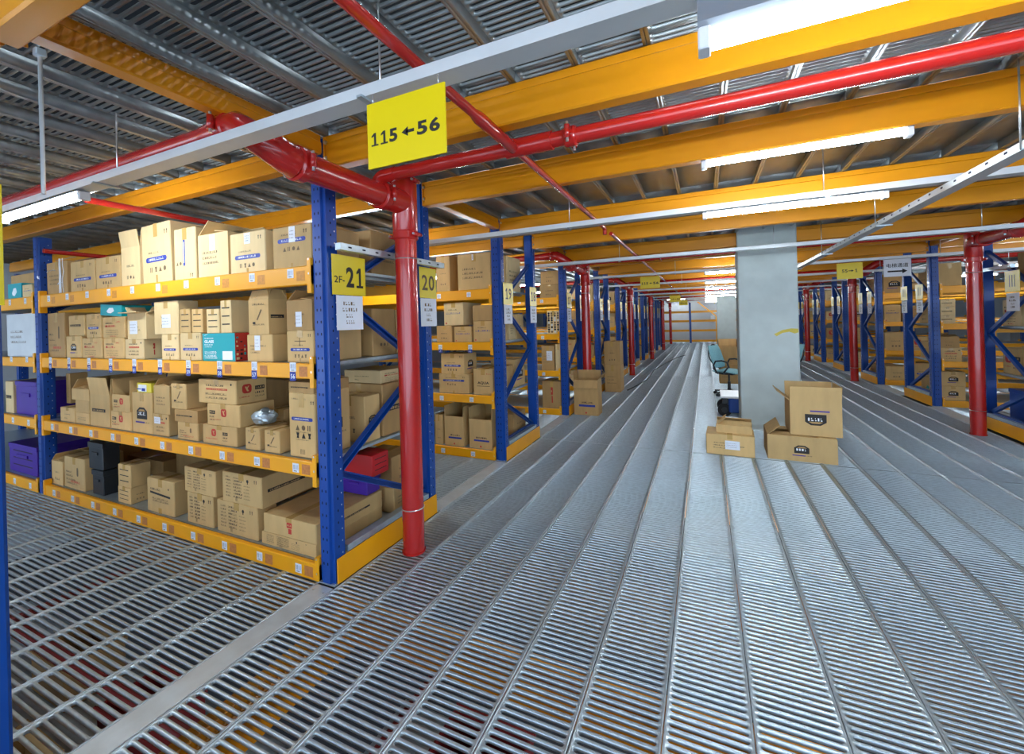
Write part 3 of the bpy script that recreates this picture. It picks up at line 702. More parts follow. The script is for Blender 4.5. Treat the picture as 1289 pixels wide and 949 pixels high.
# ------------------------------------------------------------------ concrete pillars
def pillar(x0, x1, y0, y1, label, stain=False):
    t = thing('concrete_pillar', label, 'pillar', ((x0+x1)/2, (y0+y1)/2, 0)); w2, d2 = (x1-x0)/2, (y1-y0)/2
    mb = MB(); mb.box(-w2, w2, -d2, d2, .001, 2.855, 'conc', .012); mb.build('shaft', t)
    if stain:
        m2 = MB(); f = Face(m2, (-w2, -d2, 0), (1,0,0), (0,0,1), 2*w2, 3); pts = [(.42,1.33),(.52,1.385),(.62,1.405),(.70,1.40),(.705,1.35),(.66,1.335),(.60,1.36),(.52,1.345),(.45,1.30)]
        f.poly(pts, 'stain'); m2.build('stain', t)
    return t
PX0, PX1, PY0 = .425, 1.137, 6.76
pillar(PX0, PX1, PY0, PY0+.5, 'square grey concrete pillar in the aisle with a yellow smear', True)
pillar(.45, 1.16, 20.0, 20.5, 'second grey concrete pillar far down the aisle behind the first')
# ------------------------------------------------------------------ cartons
def icons(f, x, y, s, r, n=4, k='inkg'):
    for i in range(n):
        q = r.randrange(4); X = x+i*s*1.5
        if q == 0: f.disc(X+s/2, y+s/2, s*.48, k, 10)
        elif q == 1: f.rect(X, y, X+s*.25, y+s, k); f.rect(X+s*.5, y, X+s*.75, y+s, k)
        elif q == 2: f.poly([(X, y), (X+s, y), (X+s*.5, y+s)], k)
        else: f.poly([(X+s*.1, y+s), (X+s*.3, y+s*.4), (X+s*.2, y), (X+s*.8, y), (X+s*.7, y+s*.4), (X+s*.9, y+s)], k)
def arrows_up(f, x, y, s, k='ink'):
    for i in (0, 1):
        X = x+i*s*.75; f.rect(X+s*.12, y, X+s*.32, y+s*.7, k); f.poly([(X, y+s*.6), (X+s*.44, y+s*.6), (X+s*.22, y+s)], k)
def draw(f, st, r):
    w_, h_ = f.w, f.h; m = min(w_, h_)
    if st == 'bluebar' or st == 'bluebar_hi':
        v = .36 if st == 'bluebar' else .62
        f.rrect(w_*.14, h_*v, w_*.86, h_*v+m*.10, 'inkb'); f.l = 1; f.scribble(w_*.24, h_*v+m*.03, w_*.76, m*.045, 'inkw', r); f.l = 0
        f.scribble(w_*.24, h_*v+m*.17, w_*.62, m*.035, 'inkg', r); icons(f, w_*.28, h_*v-m*.2, m*.1, r, 4); arrows_up(f, w_*.80, h_*.80, m*.1); f.rect(w_*.47, 0, w_*.53, h_*.14, 'tape')
    elif st == 'tallblue':
        f.rrect(w_*.10, h_*.57, w_*.92, h_*.625, 'inkb'); f.l = 1; f.scribble(w_*.2, h_*.588, w_*.8, h_*.02, 'inkw', r); f.l = 0
        f.scribble(w_*.12, h_*.90, w_*.70, h_*.022, 'inkg', r); arrows_up(f, w_*.85, h_*.83, w_*.11)
        for j, yy in enumerate((.42, .30)): icons(f, w_*.26, h_*yy, w_*.15, r, 3, 'ink' if j else 'inkg'); f.scribble(w_*.26, h_*(yy-.03), w_*.75, h_*.012, 'inkg', r)
        for i in range(5): f.rect(w_*(.42+i*.04), h_*.05, w_*(.435+i*.04), h_*.13, 'inkg')
    elif st == 'vblue':
        f.rrect(w_*.42, h_*.28, w_*.52, h_*.80, 'inkb'); f.l = 1; f.rect(w_*.455, h_*.34, w_*.48, h_*.74, 'inkw'); f.l = 0; icons(f, w_*.1, h_*.3, m*.1, r, 2); arrows_up(f, w_*.72, h_*.06, m*.12)
    elif st == 'redtext':
        f.rect(w_*.12, h_*.52, w_*.20, h_*.62, 'inkr'); f.scribble(w_*.12, h_*.52, w_*.62, m*.10, 'inkr', r); f.scribble(w_*.12, h_*.68, w_*.5, m*.06, 'ink', r)
        for j in range(3): f.scribble(w_*.14, h_*(.36-.1*j), w_*.72, m*.03, 'inkg', r)
        f.scribble(w_*.62, h_*.74, w_*.8, m*.05, 'inkr', r); f.scribble(w_*.3, h_*.06, w_*.6, m*.05, 'inkr', r)
    elif st == 'redband':
        f.scribble(w_*.22, h_*.72, w_*.68, m*.07, 'ink', r); f.rect(w_*.22, h_*.56, w_*.78, h_*.64, 'inkr'); f.l = 1; f.scribble(w_*.25, h_*.58, w_*.75, m*.04, 'card', r); f.l = 0
        for j in range(2): f.scribble(w_*.2, h_*(.36-.16*j), w_*.76, m*.08, 'inkg', r)
        f.disc(w_*.88, h_*.82, m*.05, 'ink', 8)
    elif st in ('redlogo', 'redlogo_r'):
        cx, bx = (.34, .6) if st == 'redlogo' else (.52, .08)
        f.rrect(w_*cx-m*.2, h_*.60-m*.18, w_*cx+m*.2, h_*.60+m*.2, 'inkr', m*.12); f.l = 1
        f.poly([(w_*cx-m*.09, h_*.6+m*.1), (w_*cx-m*.02, h_*.6+m*.1), (w_*cx+m*.08, h_*.6-m*.1), (w_*cx+m*.0, h_*.6-m*.1)], 'card'); f.poly([(w_*cx+m*.05, h_*.6+m*.12), (w_*cx+m*.1, h_*.6+m*.12), (w_*cx, h_*.6-m*.02), (w_*cx-m*.03, h_*.6)], 'card'); f.l = 0
        f.rect(w_*bx, h_*.52, w_*bx+m*.42, h_*.68, 'ink'); f.l = 1; f.scribble(w_*bx+m*.03, h_*.57, w_*bx+m*.38, m*.07, 'card', r); f.l = 0
        f.scribble(w_*bx, h_*.36, w_*bx+m*.4, m*.07, 'ink', r); f.scribble(w_*bx, h_*.22, w_*bx+m*.4, m*.06, 'inkg', r); f.scribble(w_*.1, h_*.26, w_*.44, m*.05, 'inkr', r)
    elif st in ('house', 'house_flip', 'house_top'):
        fl = -1 if st == 'house_flip' else 1; cx, cy = w_*.5, h_*(.62 if st == 'house_top' else .48); W2 = m*.26; q = m*.15
        f.poly([(cx-W2, cy-q*fl), (cx+W2, cy-q*fl), (cx+W2, cy+q*.5*fl), (cx+W2*.45, cy+q*1.15*fl), (cx-W2*.45, cy+q*1.15*fl), (cx-W2, cy+q*.5*fl)][::fl], 'ink'); f.l = 1
        f.scribble(cx-W2*.72, cy-q*.3, cx+W2*.72, q*.6, 'inkw', r); f.poly([(cx-W2*.7, cy+q*.45*fl), (cx+W2*.7, cy+q*.45*fl), (cx+W2*.35, cy+q*.8*fl), (cx-W2*.35, cy+q*.8*fl)][::fl], 'cardd'); f.l = 0
        f.rect(cx-W2*1.25, cy-(q*1.75 if fl > 0 else -q*1.6), cx+W2*.5, cy-(q*1.45 if fl > 0 else -q*1.9), 'inkp') if fl > 0 else f.rect(cx-W2*.5, cy+q*1.45, cx+W2*1.3, cy+q*1.75, 'inkp')
        f.scribble(cx+W2*.55, cy-q*1.7*fl, cx+W2*1.4, q*.22, 'inkg', r) if fl > 0 else None
    elif st == 'sheet':                                     # dense columns of marks with a dark stripe of writing
        for j in range(7):
            y = h_*(.82-.105*j); f.scribble(w_*.10, y, w_*.24, m*.05, 'ink' if j % 2 else 'inkg', r); f.scribble(w_*.30, y, w_*.52, m*.055, 'ink', r)
            if j > 1: f.scribble(w_*.56, y, w_*.72, m*.03, 'inkg', r)
        f.disc(w_*.66, h_*.80, m*.055, 'ink', 9); f.rect(w_*.65, h_*.70, w_*.67, h_*.78, 'ink'); arrows_up(f, w_*.82, h_*.76, m*.12)
        for j in range(5): f.rect(w_*(.34+.012*j), h_*.08, w_*(.345+.012*j), h_*.2, 'inkg')
    elif st == 'blackbar':
        f.scribble(w_*.14, h_*.66, w_*.5, m*.06, 'ink', r); f.poly([(w_*.12, h_*.56), (w_*.86, h_*.50), (w_*.86, h_*.56), (w_*.12, h_*.62)], 'ink'); 
        for j in range(2): f.scribble(w_*.2, h_*(.40-.07*j), w_*.8, m*.05, 'inkg', r)
        f.disc(w_*.8, h_*.76, m*.03, 'ink', 8); f.rect(w_*.42, 0, w_*.54, h_*.16, 'tape')
    elif st == 'redmark':
        f.rrect(w_*.46, h_*.5, w_*.56, h_*.78, 'inkr', .006); f.rect(w_*.49, h_*.2, w_*.55, h_*.46, 'inkr'); f.l = 1; f.scribble(w_*.47, h_*.6, w_*.56, m*.08, 'card', r); f.l = 0
    elif st == 'cross':
        f.rect(w_*.48, h_*.52, w_*.505, h_*.84, 'inkg'); f.rect(w_*.3, h_*.66, w_*.72, h_*.685, 'inkg'); draw(f, 'bluebar', r)
    elif st == 'scrawl':
        for j in range(4): f.scribble(w_*.1, h_*(.5-.12*j), w_*(.35+.1*j), m*.05, 'ink' if j < 2 else 'inkg', r)
        f.rrect(w_*.62, h_*.42, w_*.70, h_*.70, 'inkg'); f.scribble(w_*.3, h_*.2, w_*.8, m*.06, 'inkr', r)
    elif st == 'lines':
        for j in range(3): f.scribble(w_*.15, h_*(.56-.12*j), w_*r.uniform(.5, .8), m*.05, 'inkg', r)
    elif st == 'few': f.scribble(w_*.3, h_*.5, w_*.7, m*.06, 'inkg', r); icons(f, w_*.3, h_*.2, m*.1, r, 3)
    elif st == 'bluetext':
        f.scribble(w_*.12, h_*.5, w_*.9, m*.07, 'inkb', r); f.scribble(w_*.25, h_*.66, w_*.7, m*.05, 'inkg', r); f.disc(w_*.12, h_*.1, m*.04, 'inkr', 8)
    elif st == 'bluetext_lo':
        f.scribble(w_*.3, h_*.34, w_*.8, m*.06, 'ink', r); f.rect(w_*.2, h_*.24, w_*.88, h_*.30, 'inkb'); f.disc(w_*.5, h_*.07, m*.04, 'inkr', 8)
    elif st == 'strip': f.rect(w_*.1, h_*.46, w_*.78, h_*.56, 'ink'); f.l = 1; f.scribble(w_*.14, h_*.48, w_*.7, m*.05, 'card', r); f.l = 0
    elif st == 'hand':                                     # slim carton with a curved mark
        f.scribble(w_*.2, h_*.84, w_*.8, m*.06, 'inkg', r)
        f.poly([(w_*.62, h_*.72), (w_*.68, h_*.7), (w_*.45, h_*.4), (w_*.40, h_*.42)], 'inkg'); f.scribble(w_*.2, h_*.26, w_*.8, m*.05, 'inkg', r); f.rect(w_*.2, h_*.3, w_*.34, h_*.36, 'ink')
    elif st == 'AQUA':
        f.text('AQUA', w_*.22, h_*.40, h_*.12, 'ink', wd=w_*.58, bold=.03); f.rect(w_*.18, h_*.33, w_*.84, h_*.345, 'ink'); f.scribble(w_*.68, h_*.80, w_*.9, m*.05, 'inkr', r)
    elif st == 'teal':
        f.rect(0, 0, w_, h_, 'teal'); f.l = 1; f.poly([(w_*.04, h_*.92), (w_*.2, h_*1), (w_*.10, h_*.93)], 'inkw')
        f.scribble(w_*.06, h_*.80, w_*.36, h_*.045, 'inkw', r); f.text('GLASS', w_*.06, h_*.65, h_*.11, 'inkw', wd=w_*.30, bold=.05); f.scribble(w_*.06, h_*.57, w_*.32, h_*.04, 'inkw', r); f.scribble(w_*.06, h_*.50, w_*.30, h_*.03, 'inkw', r)
        for y, a in ((.31, .44), (.24, .44), (.16, .44), (.09, .46)): f.scribble(w_*.06, h_*y, w_*a, h_*.045, 'inkw', r)
        f.rect(w_*.62, h_*.05, w_*.92, h_*.36, 'inkw'); f.l = 0
    elif st == 'tealhand':
        f.rect(0, 0, w_, h_, 'teal'); f.l = 1; f.poly([(w_*.3, h_*.4), (w_*.42, h_*.7), (w_*.6, h_*.72), (w_*.66, h_*.45), (w_*.5, h_*.22), (w_*.36, h_*.25)], 'inkw'); f.l = 0
    elif st == 'redpattern':
        f.rect(0, 0, w_, h_, 'inkr'); f.l = 1
        for i in range(5):
            for j in range(6): f.rect(w_*(.05+.19*i), h_*(.06+.15*j), w_*(.05+.19*i+r.uniform(.05,.15)), h_*(.06+.15*j+r.uniform(.04,.1)), r.choice(['ink','cardl','teal','inkr']))
        f.l = 0
    elif st == 'greygreen':
        for i in range(4):
            for j in range(9): f.disc(w_*(.14+.24*i), h_*(.10+.098*j), m*.085, r.choice(['inkg','tray','hole','inkg']), 7)
    elif st == 'yb':
        f.rect(w_*.1, h_*.1, w_*.7, h_*.8, 'inkw'); f.l = 1; f.rect(w_*.35, h_*.15, w_*.6, h_*.45, 'inkb'); f.rect(0, h_*.3, w_*.3, h_*.4, 'inkb'); f.l = 0
    elif st == 'hatch':
        for j in range(3): f.rect(w_*.15, h_*(.25+.25*j), w_*.85, h_*(.29+.25*j), 'ink')
    elif st == 'greenmark':
        f.poly([(w_*.5, h_*.3), (w_*.8, h_*.3), (w_*.95, h_*.42), (w_*.65, h_*.5)], 'teal'); f.scribble(w_*.2, h_*.3, w_*.5, m*.05, 'inkg', r)
SEED = [0]
def carton(name, label, cat, x0, x1, y0, y1, z0, z1, front='few', side=None, tone='card', seedoff=None, top='closed', paper=None, tape=True, group=None, rotz=0., tilt=0., sdir=1):
    """a carton of real thickness; front faces the near cross aisle, side faces the main aisle"""
    SEED[0] += 1; r = random.Random(SEED[0]*17+3)
    if name == 'plastic_bin': x0 += .009; x1 -= .009; y0 += .014; y1 -= .008; z1 -= .008
    w_, d_, h_ = x1-x0, y1-y0, z1-z0; W2, D2 = w_/2, d_/2
    mb = MB()
    if top == 'closed':
        mb.box(-W2, W2, -D2, D2, 0, h_, tone, min(.006, w_*.03, h_*.04))
        mb.box(-W2+.01, W2-.01, -.0012, .0012, h_, h_+.0006, 'cardin')
    else:
        e = .006
        mb.box(-W2, W2, -D2, D2, 0, .006, tone)
        for a in ((-W2, W2, -D2, -D2+e), (-W2, W2, D2-e, D2), (-W2, -W2+e, -D2+e, D2-e), (W2-e, W2, -D2+e, D2-e)): mb.box(*a, .006, h_, tone)
        mb.box(-W2+e, W2-e, -D2+e, D2-e, h_*.55, h_*.56, 'cardin')
    ff = Face(mb, (-W2, -D2, 0), (1,0,0), (0,0,1), w_, h_)
    if front: draw(ff, front, r)
    fs = Face(mb, (W2, -D2, 0), (0,1,0), (0,0,1), d_, h_) if sdir > 0 else Face(mb, (-W2, D2, 0), (0,-1,0), (0,0,1), d_, h_)
    if side: draw(fs, side, r)
    o = mb.build(name, None, ((x0+x1)/2, (y0+y1)/2, z0+W2*abs(math.sin(tilt))), rotz)
    if name == 'plastic_bin':
        m2 = MB(); m2.box(-W2-.006, W2+.006, -D2-.006, D2+.006, h_-.045, h_+.004, tone, .004); m2.build('lid', o)
        m2 = MB(); m2.box(-W2*.4, W2*.4, -D2-.012, -D2, h_*.55, h_*.66, tone, .003); m2.build('handle', o)
    if tilt: o.rotation_euler = (0, tilt, rotz)
    tag(o, label, cat, group)
    if top == 'closed' and tape and h_ > .12 and front not in ('teal', 'tealhand'):
        m2 = MB(); tw = min(.055, w_*.2)/2; m2.box(-tw, tw, -D2-.0006, D2+.0006, h_+.0002, h_+.0014, 'tape'); m2.box(-tw, tw, -D2-.0012, -D2-.0003, h_*.78, h_+.0014, 'tape'); m2.build('packing_tape', o)
    if paper:
        px, py, pw, ph = paper; m2 = MB(); f = Face(m2, (-W2, -D2, 0), (1,0,0), (0,0,1), w_, h_); f.l = 2; f.rect(w_*px, h_*py, w_*(px+pw), h_*(py+ph), 'paper'); f.l = 3
        for j in range(3): f.scribble(w_*(px+.02), h_*(py+ph*(.25+.22*j)), w_*(px+pw*.8), h_*.02, 'inkg', r)
        p = m2.build('paper_label', o); p['label'] = 'white paper label'
    if top != 'closed':
        fh = min(D2*.95, W2*.95, .16)
        spec = {'open': (('f', 160), ('b', 4), ('l', 3), ('r', 40)), 'gable': (('f', 22), ('b', 25), ('l', 72), ('r', 12)), 'up': (('f', 8), ('b', 12), ('l', -6), ('r', 10)), 'ajar': (('f', 74), ('b', 60), ('l', 50), ('r', 82)),
                'backup': (('b', 6), ('l', 2), ('r', 2)), 'wide': (('f', 88), ('b', 88), ('r', 88), ('l', 50)), 'leftup': (('l', 50), ('b', 8), ('f', 4), ('r', 3)), 'leftout': (('f', 86), ('l', 40), ('b', 30), ('r', 80))}[top]
        for sd, a in spec:
            a = math.radians(a); s_, c_ = math.sin(a), math.cos(a); m2 = MB(); t_ = .005
            # a flap rises from its edge, leaning outwards (inwards for 'gable' and 'ajar') by the angle a
            sg = -1 if top in ('gable', 'ajar', 'wide') else 1
            fh2 = fh if sd in 'fb' else min(fh, W2*.9)
            if sd in 'fb':
                s1_ = -1 if sd == 'f' else 1; P = [Vector((x, s1_*(D2-.003), h_)) for x in (-W2+.004, W2-.004)]; dv = Vector((0, s1_*sg*s_, c_))
            else:
                s1_ = -1 if sd == 'l' else 1; P = [Vector((s1_*(W2-.003), y, h_)) for y in (-D2+.004, D2-.004)]; dv = Vector((s1_*sg*s_, 0, c_))
            q = [P[0], P[1], P[1]+dv*fh2, P[0]+dv*fh2]; nn = (q[1]-q[0]).cross(dv).normalized()*t_
            lo = [p - nn*.5 for p in q]; hi = [p + nn*.5 for p in q]
            m2.grid([lo, hi], tone, smooth=False); m2.build('flap', o)
    return o
# ---- front of the rack marked 21, measured from the photograph on the plane of its shelf fronts
def shelf_boxes(yrack, rows, group_of):
    done = {}
    for row in rows:
        key, lev, xl, xr, yt, sup, front, label = row[:8]; o = dict(row[8]) if len(row) > 8 else {}
        y0 = yrack + max(o.pop('dy', .057), .057); xm = (xl+xr)/2
        X0, X1 = at(xl, yt, 'Y', y0).x+.004, at(xr, yt, 'Y', y0).x-.004
        X0 = o.pop('X0', X0); X1 = o.pop('X1', X1)
        z1 = at(xm, yt, 'Y', y0).z
        if X1 < 0: X1 = min(X1, -2.246); X0 = max(X0, -6.043) if yrack < 3 else X0
        else: X0 = max(X0, 3.527)
        z0 = LV[lev]-.003+.0005 if sup is None else max(done[s] for s in sup)+.001
        if 'h' in o: z1 = z0+o.pop('h')
        z1 = max(z1, z0+.05)
        if lev < 3: z1 = min(z1, LV[lev+1]-.054)
        xs = o.pop('xs', None); dep = o.pop('d', .42)
        if xs: dep = max(.15, at(xs, yt+12, 'X', X1).y - y0)
        done[key] = z1
        name = o.pop('name', 'cardboard_box'); cat = o.pop('cat', 'box')
        carton(name, label, cat, X0, X1, y0, y0+min(dep, .98), z0, z1, front=front, group=group_of, **o)
T3 = 'tan cartons on the rack marked 21'
shelf_boxes(YF0, [
 ('a',3,53,84,330,None,'lines','film-wrapped grey-tan carton on the top shelf beside the far blue post',dict(tone='cardd',X0=-6.034)),
 ('b',3,88,119,328,None,'bluebar','carton with blue bar next to the film-wrapped one, top shelf of rack 21',dict(tone='card')),
 ('c',3,120,151,323,None,'bluebar','third carton from the far post on the top shelf, blue bar and open lid seam',dict(tone='card')),
 ('d',3,152,176,311,None,'few','carton with loose raised flaps between the blue-bar ones and the tall leaning one',dict(tone='cardl',top='up')),
 ('e',3,178,215,282,None,'bluebar','tall carton leaning on the top shelf, biggest of that row',dict(tone='cardl',tilt=-.05,X1=None) if 0 else dict(tone='cardl',tilt=-.03)),
 ('f',3,218,246,287,None,'vblue','carton with an upright blue strip on the top shelf',dict(tone='cardl',xs=257)),
 ('g',3,248.5,287,294,None,'lines','plain carton with white tape label between the upright-strip and blue-bar cartons, top shelf',dict(tone='cardl',top='ajar',paper=(.40,.62,.18,.36))),
 ('h',3,288.5,334,292,None,'bluebar','carton with low blue bar, second from the near blue post on the top shelf',dict(tone='cardl',xs=341,paper=(.42,.72,.17,.26))),
 ('i',3,342,392,284,None,'bluebar_hi','widest top-shelf carton, beside the near blue post of rack 21',dict(tone='card',paper=(.44,.62,.16,.36))),
 # second shelf down
 ('a',2,58,81,394,None,'scrawl','tall tan carton next to the far post on the shelf with blue number tags',dict(tone='cardd')),
 ('b',2,83,102,423,None,'house','carton with black house mark on the blue-tag shelf',dict(tone='card')),
 ('b2',2,86,106,397,['b'],'strip','carton stacked on the house-mark carton of the blue-tag shelf',dict(tone='card')),
 ('d',2,103,128,425.5,None,'redtext','low red-print carton in front of the house-mark carton, blue-tag shelf',dict(tone='card')),
 ('c',2,108,126.5,395,['d'],'bluebar','blue-bar carton stacked above the low red-print carton',dict(tone='card')),
 ('g',2,130,156,425.5,None,'redtext','lower of two stacked red-print cartons below the teal pack',dict(tone='card')),
 ('f',2,129,157,399,['g'],'redtext','upper of two stacked red-print cartons just under the teal pack',dict(tone='card')),
 ('e',2,126,153,385,['f'],'tealhand','small teal pack lying tilted on the red-print stack',dict(tone='teal',tilt=.06,d=.3,cat='pack',name='teal_pack')),
 ('i',2,157,180.5,427,None,'redband','lower carton with red band and red emblem on its side, blue-tag shelf',dict(tone='cardl',side='redmark',xs=201)),
 ('h',2,160,184,394,['i'],'lines','carton with hanging white label and raised flap above the red-band carton',dict(tone='cardl',xs=201,paper=(.12,.2,.42,.5),top='leftout')),
 ('k',2,202.5,224.5,421,None,'bluebar','small blue-bar carton below the white-label carton, blue-tag shelf',dict(tone='cardl')),
 ('j',2,193,224,379,['k'],'few','pale carton with white label jutting out above the small blue-bar carton',dict(tone='cardl',paper=(.34,.2,.36,.4),xs=240,dy=.03)),
 ('m0',2,226,253,419,None,'bluebar','blue-bar carton directly beside the teal glass carton',dict(tone='cardl')),
 ('l',2,225.5,239.5,389,['m0'],'hatch','slim carton with a black slit, beside its twin over the blue-bar carton',dict(tone='card',d=.3)),
 ('m',2,240.5,255,389,['m0'],'hatch','second slim carton over the blue-bar carton, nearer the near post',dict(tone='card',d=.3)),
 ('q',2,254.5,296,419.5,None,'teal','teal carton with white GLASS writing on the shelf of rack 21',dict(tone='card',side='redpattern',xs=309,name='teal_carton')),
 ('o',2,259,276,389,['q'],'hatch','short slim carton on the teal glass carton',dict(tone='cardl',d=.3)),
 ('p',2,276.5,291,378,['q'],'hatch','taller slim carton on the teal glass carton, its brown side showing',dict(tone='cardl',xs=310)),
 ('s',2,310,343,421,None,'lines','wide carton with torn white label between the teal one and the near post',dict(tone='card',xs=358,paper=(.32,.42,.22,.54))),
 ('r',2,312,338,377,['s'],'hand','tall carton with gabled open top stacked near the end post',dict(tone='card',side='strip',xs=357,top='gable')),
 ('u',2,360,395,416,None,'cross','blue-bar carton at the end of the blue-tag shelf against the near post',dict(tone='card')),
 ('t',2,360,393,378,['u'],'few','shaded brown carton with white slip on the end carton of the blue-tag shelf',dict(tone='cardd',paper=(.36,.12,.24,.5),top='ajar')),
 # third shelf down
 ('a',1,56,74,487,None,None,'purple plastic bin behind the far blue post, third shelf',dict(tone='purple',dy=.36,X0=-6.03,X1=-5.72,tape=False,name='plastic_bin',cat='bin')),
 ('c',1,75.5,94,513,None,'few','small crumpled carton at the far end of the third shelf',dict(tone='card',d=.2)),
 ('b',1,75.5,88,470,['c'],'few','narrow flattened carton standing upright behind the crumpled one, third shelf',dict(tone='cardd',dy=.18,d=.14)),
 ('d3',1,95,112,519.5,None,'lines','bottom one of three flat cartons stacked on the third shelf',dict(tone='card',d=.4)),
 ('d2',1,94.5,112,504,['d3'],None,'middle one of three flat cartons stacked on the third shelf',dict(tone='card',d=.4)),
 ('d1',1,90,112,490,['d2'],None,'top one of three flat cartons stacked on the third shelf',dict(tone='card',d=.4,top='ajar')),
 ('e',1,113,138,497,None,'strip','tall creased carton with flaps standing up, third shelf of rack 21',dict(tone='card',top='up')),
 ('g',1,139,164.5,518,None,'redlogo_r','lower red-logo carton beside the house-mark carton, third shelf',dict(tone='card')),
 ('f',1,141,163.5,497,['g'],'redlogo_r','upper red-logo carton beside the house-mark carton, third shelf',dict(tone='card',top='backup')),
 ('h',1,165.5,191,494,None,'house','carton with black house mark and purple bar, third shelf',dict(tone='card')),
 ('i',1,172,190,482,['h'],'yb','small yellow box with blue and white label lying on the house-mark carton',dict(tone='yelb',d=.25,tape=False,name='yellow_box')),
 ('k',1,192,212,521,None,'redband','lower carton with a white slip beside the house-mark carton, third shelf',dict(tone='card',xs=222,paper=(.1,.55,.4,.3))),
 ('j',1,193,213.5,486,['k'],'lines','upper carton with red strip above the white-slip carton, third shelf',dict(tone='card',top='ajar')),
 ('n',1,223,249,532,None,'scrawl','lower carton with yellow marks, middle of the third shelf',dict(tone='card',xs=258)),
 ('m',1,219,248.5,516,['n'],'strip','flat carton squeezed in the middle of its stack, third shelf',dict(tone='cardd',xs=258)),
 ('l',1,214.5,234,483,['m'],'hand','upper taped carton in the middle stack, third shelf',dict(tone='card',xs=248)),
 ('q',1,254.5,298,536,None,'redlogo','lowest of three stacked cartons with red logos, third shelf',dict(tone='card',xs=307)),
 ('p',1,260,302,509,['q'],'redlogo_r','middle of three stacked cartons with red logos, third shelf',dict(tone='card',xs=346)),
 ('o',1,249,297,478,['p'],'redband','topmost of three stacked cartons, red lettering, just under the blue tags',dict(tone='card',side='redlogo',xs=336)),
 ('s',1,308,327,539,None,'hand','slim small carton beside its twin near the tall blue-bar carton',dict(tone='card',d=.22)),
 ('t',1,332,352,542,None,'hand','slim small carton next to the tall blue-bar carton, third shelf',dict(tone='card',d=.22,xs=361)),
 ('u',1,339,358,515,None,'bluetext','carton with red and blue print peeping behind the two slim cartons',dict(tone='card',dy=.34,d=.3)),
 ('v',1,362.5,396,495,None,'tallblue','tall narrow carton with blue bar against the near post, third shelf',dict(tone='card',side='house',d=.3)),
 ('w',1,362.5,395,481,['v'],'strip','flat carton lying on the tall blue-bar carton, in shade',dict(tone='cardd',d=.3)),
 # bottom shelf
 ('a',0,60,79,580,None,'few','small open-topped carton beside the far post on the bottom shelf',dict(tone='card',d=.3,top='ajar')),
 ('b',0,80.5,106,576,None,'scrawl','carton with hand-written marks beside the black bins, bottom shelf',dict(tone='card',d=.3)),
 ('c',0,76,104,552,None,'house','brown carton deep in the bottom shelf behind the hand-marked one',dict(tone='cardd',dy=.36,d=.35,X0=-6.02,X1=-5.82)),
 ('d2',0,113,128,592,None,None,'lower black plastic bin on the bottom shelf',dict(tone='black',xs=145,tape=False,name='plastic_bin',cat='bin')),
 ('d1',0,108,127,557,['d2'],None,'upper black plastic bin on the bottom shelf',dict(tone='black',xs=146,tape=False,name='plastic_bin',cat='bin')),
 ('f',0,148,164,613,None,'hatch','lower of two narrow stacked cartons between the black bins and black-stripe carton',dict(tone='card',side='few',xs=183)),
 ('e',0,148,164,585,['f'],'hatch','upper of two narrow stacked cartons between the black bins and black-stripe carton',dict(tone='card',xs=183)),
 ('z',0,160,205,577,None,None,'long brown carton lying deep behind the black-stripe carton, bottom shelf',dict(tone='cardd',dy=.56,d=.4)),
 ('g',0,184.5,219,604,None,'blackbar','carton with slanting black stripe standing forward on the bottom shelf',dict(tone='card',xs=232,dy=.01)),
 ('i',0,235,268,622,None,'sheet','smaller lower carton covered in small print beside the black-stripe carton',dict(tone='card')),
 ('h',0,231.5,271,590,['i'],'sheet','smaller upper carton covered in small print, bottom shelf of rack 21',dict(tone='card',xs=279)),
 ('j',0,272.5,324,634,None,'sheet','big lower carton covered in small print, next to the two flat cartons',dict(tone='card',xs=329,dy=.02)),
 ('k',0,279,329,597,['j'],'sheet','big upper carton of small print with a long side and blue patch',dict(tone='card',side='strip',xs=398)),
 ('m',0,329,398,677,None,'sheet','lower flat carton at the near end of the bottom shelf',dict(tone='card',d=.62,dy=.03)),
 ('l',0,331,398,653,['m'],'redmark','upper flat carton with red mark at the near end of the bottom shelf',dict(tone='card',side='strip',d=.62)),
], T3)
# highlights on the film round the first carton, put in as pale strips, plastic bag between the small cartons
a0, a1 = at(52, 330, 'Y', YF0+.057), at(87, 380, 'Y', YF0+.057); a0.x = -6.043
mb = MB(); W2, D2, H2 = (a1.x-a0.x)/2-.001, .214, a0.z-LV[3]+.012
rf = random.Random(5)
def streak(pts, wd):                                       # one highlight along a fold of the clear film, as an opaque strip
    d = [Vector(p) for p in pts]; rows_ = []
    for i, p in enumerate(d):
        t = (d[min(i+1, len(d)-1)]-d[max(i-1, 0)]).normalized(); n = Vector((0, -1, 0)) if p.y < -D2+.002 else Vector((0, 0, 1)) if p.z > H2-.002 else Vector((1, 0, 0)); q = t.cross(n).normalized()*wd*rf.uniform(.5, 1.2)
        rows_.append([p-q, p+n*.004, p+q])
    mb.grid(rows_, 'film', close=False, caps=False)
for x, wd in ((.22, .006), (.36, .016), (.6, .004)):
    streak([((x+rf.uniform(-.06, .06))*W2, -D2, H2*z) for z in (.03, .2, .4, .6, .8, .97)], wd)
for z, x0_, x1_ in ((.66, -.9, -.1), (.30, .1, .5)):
    streak([((x0_+(x1_-x0_)*i/5)*W2, -D2, H2*(z+rf.uniform(-.03, .03))) for i in range(6)], .004)
for y in (-.7, -.2, .4): streak([(x*W2, y*D2, H2) for x in (-.95, -.5, 0, .5, .95)], .006)
o = mb.build('film_highlights', None, ((a0.x+a1.x)/2, YF0+.057+.21, LV[3])); tag(o, 'painted highlight strips on film folds round the carton by the far post', 'film')
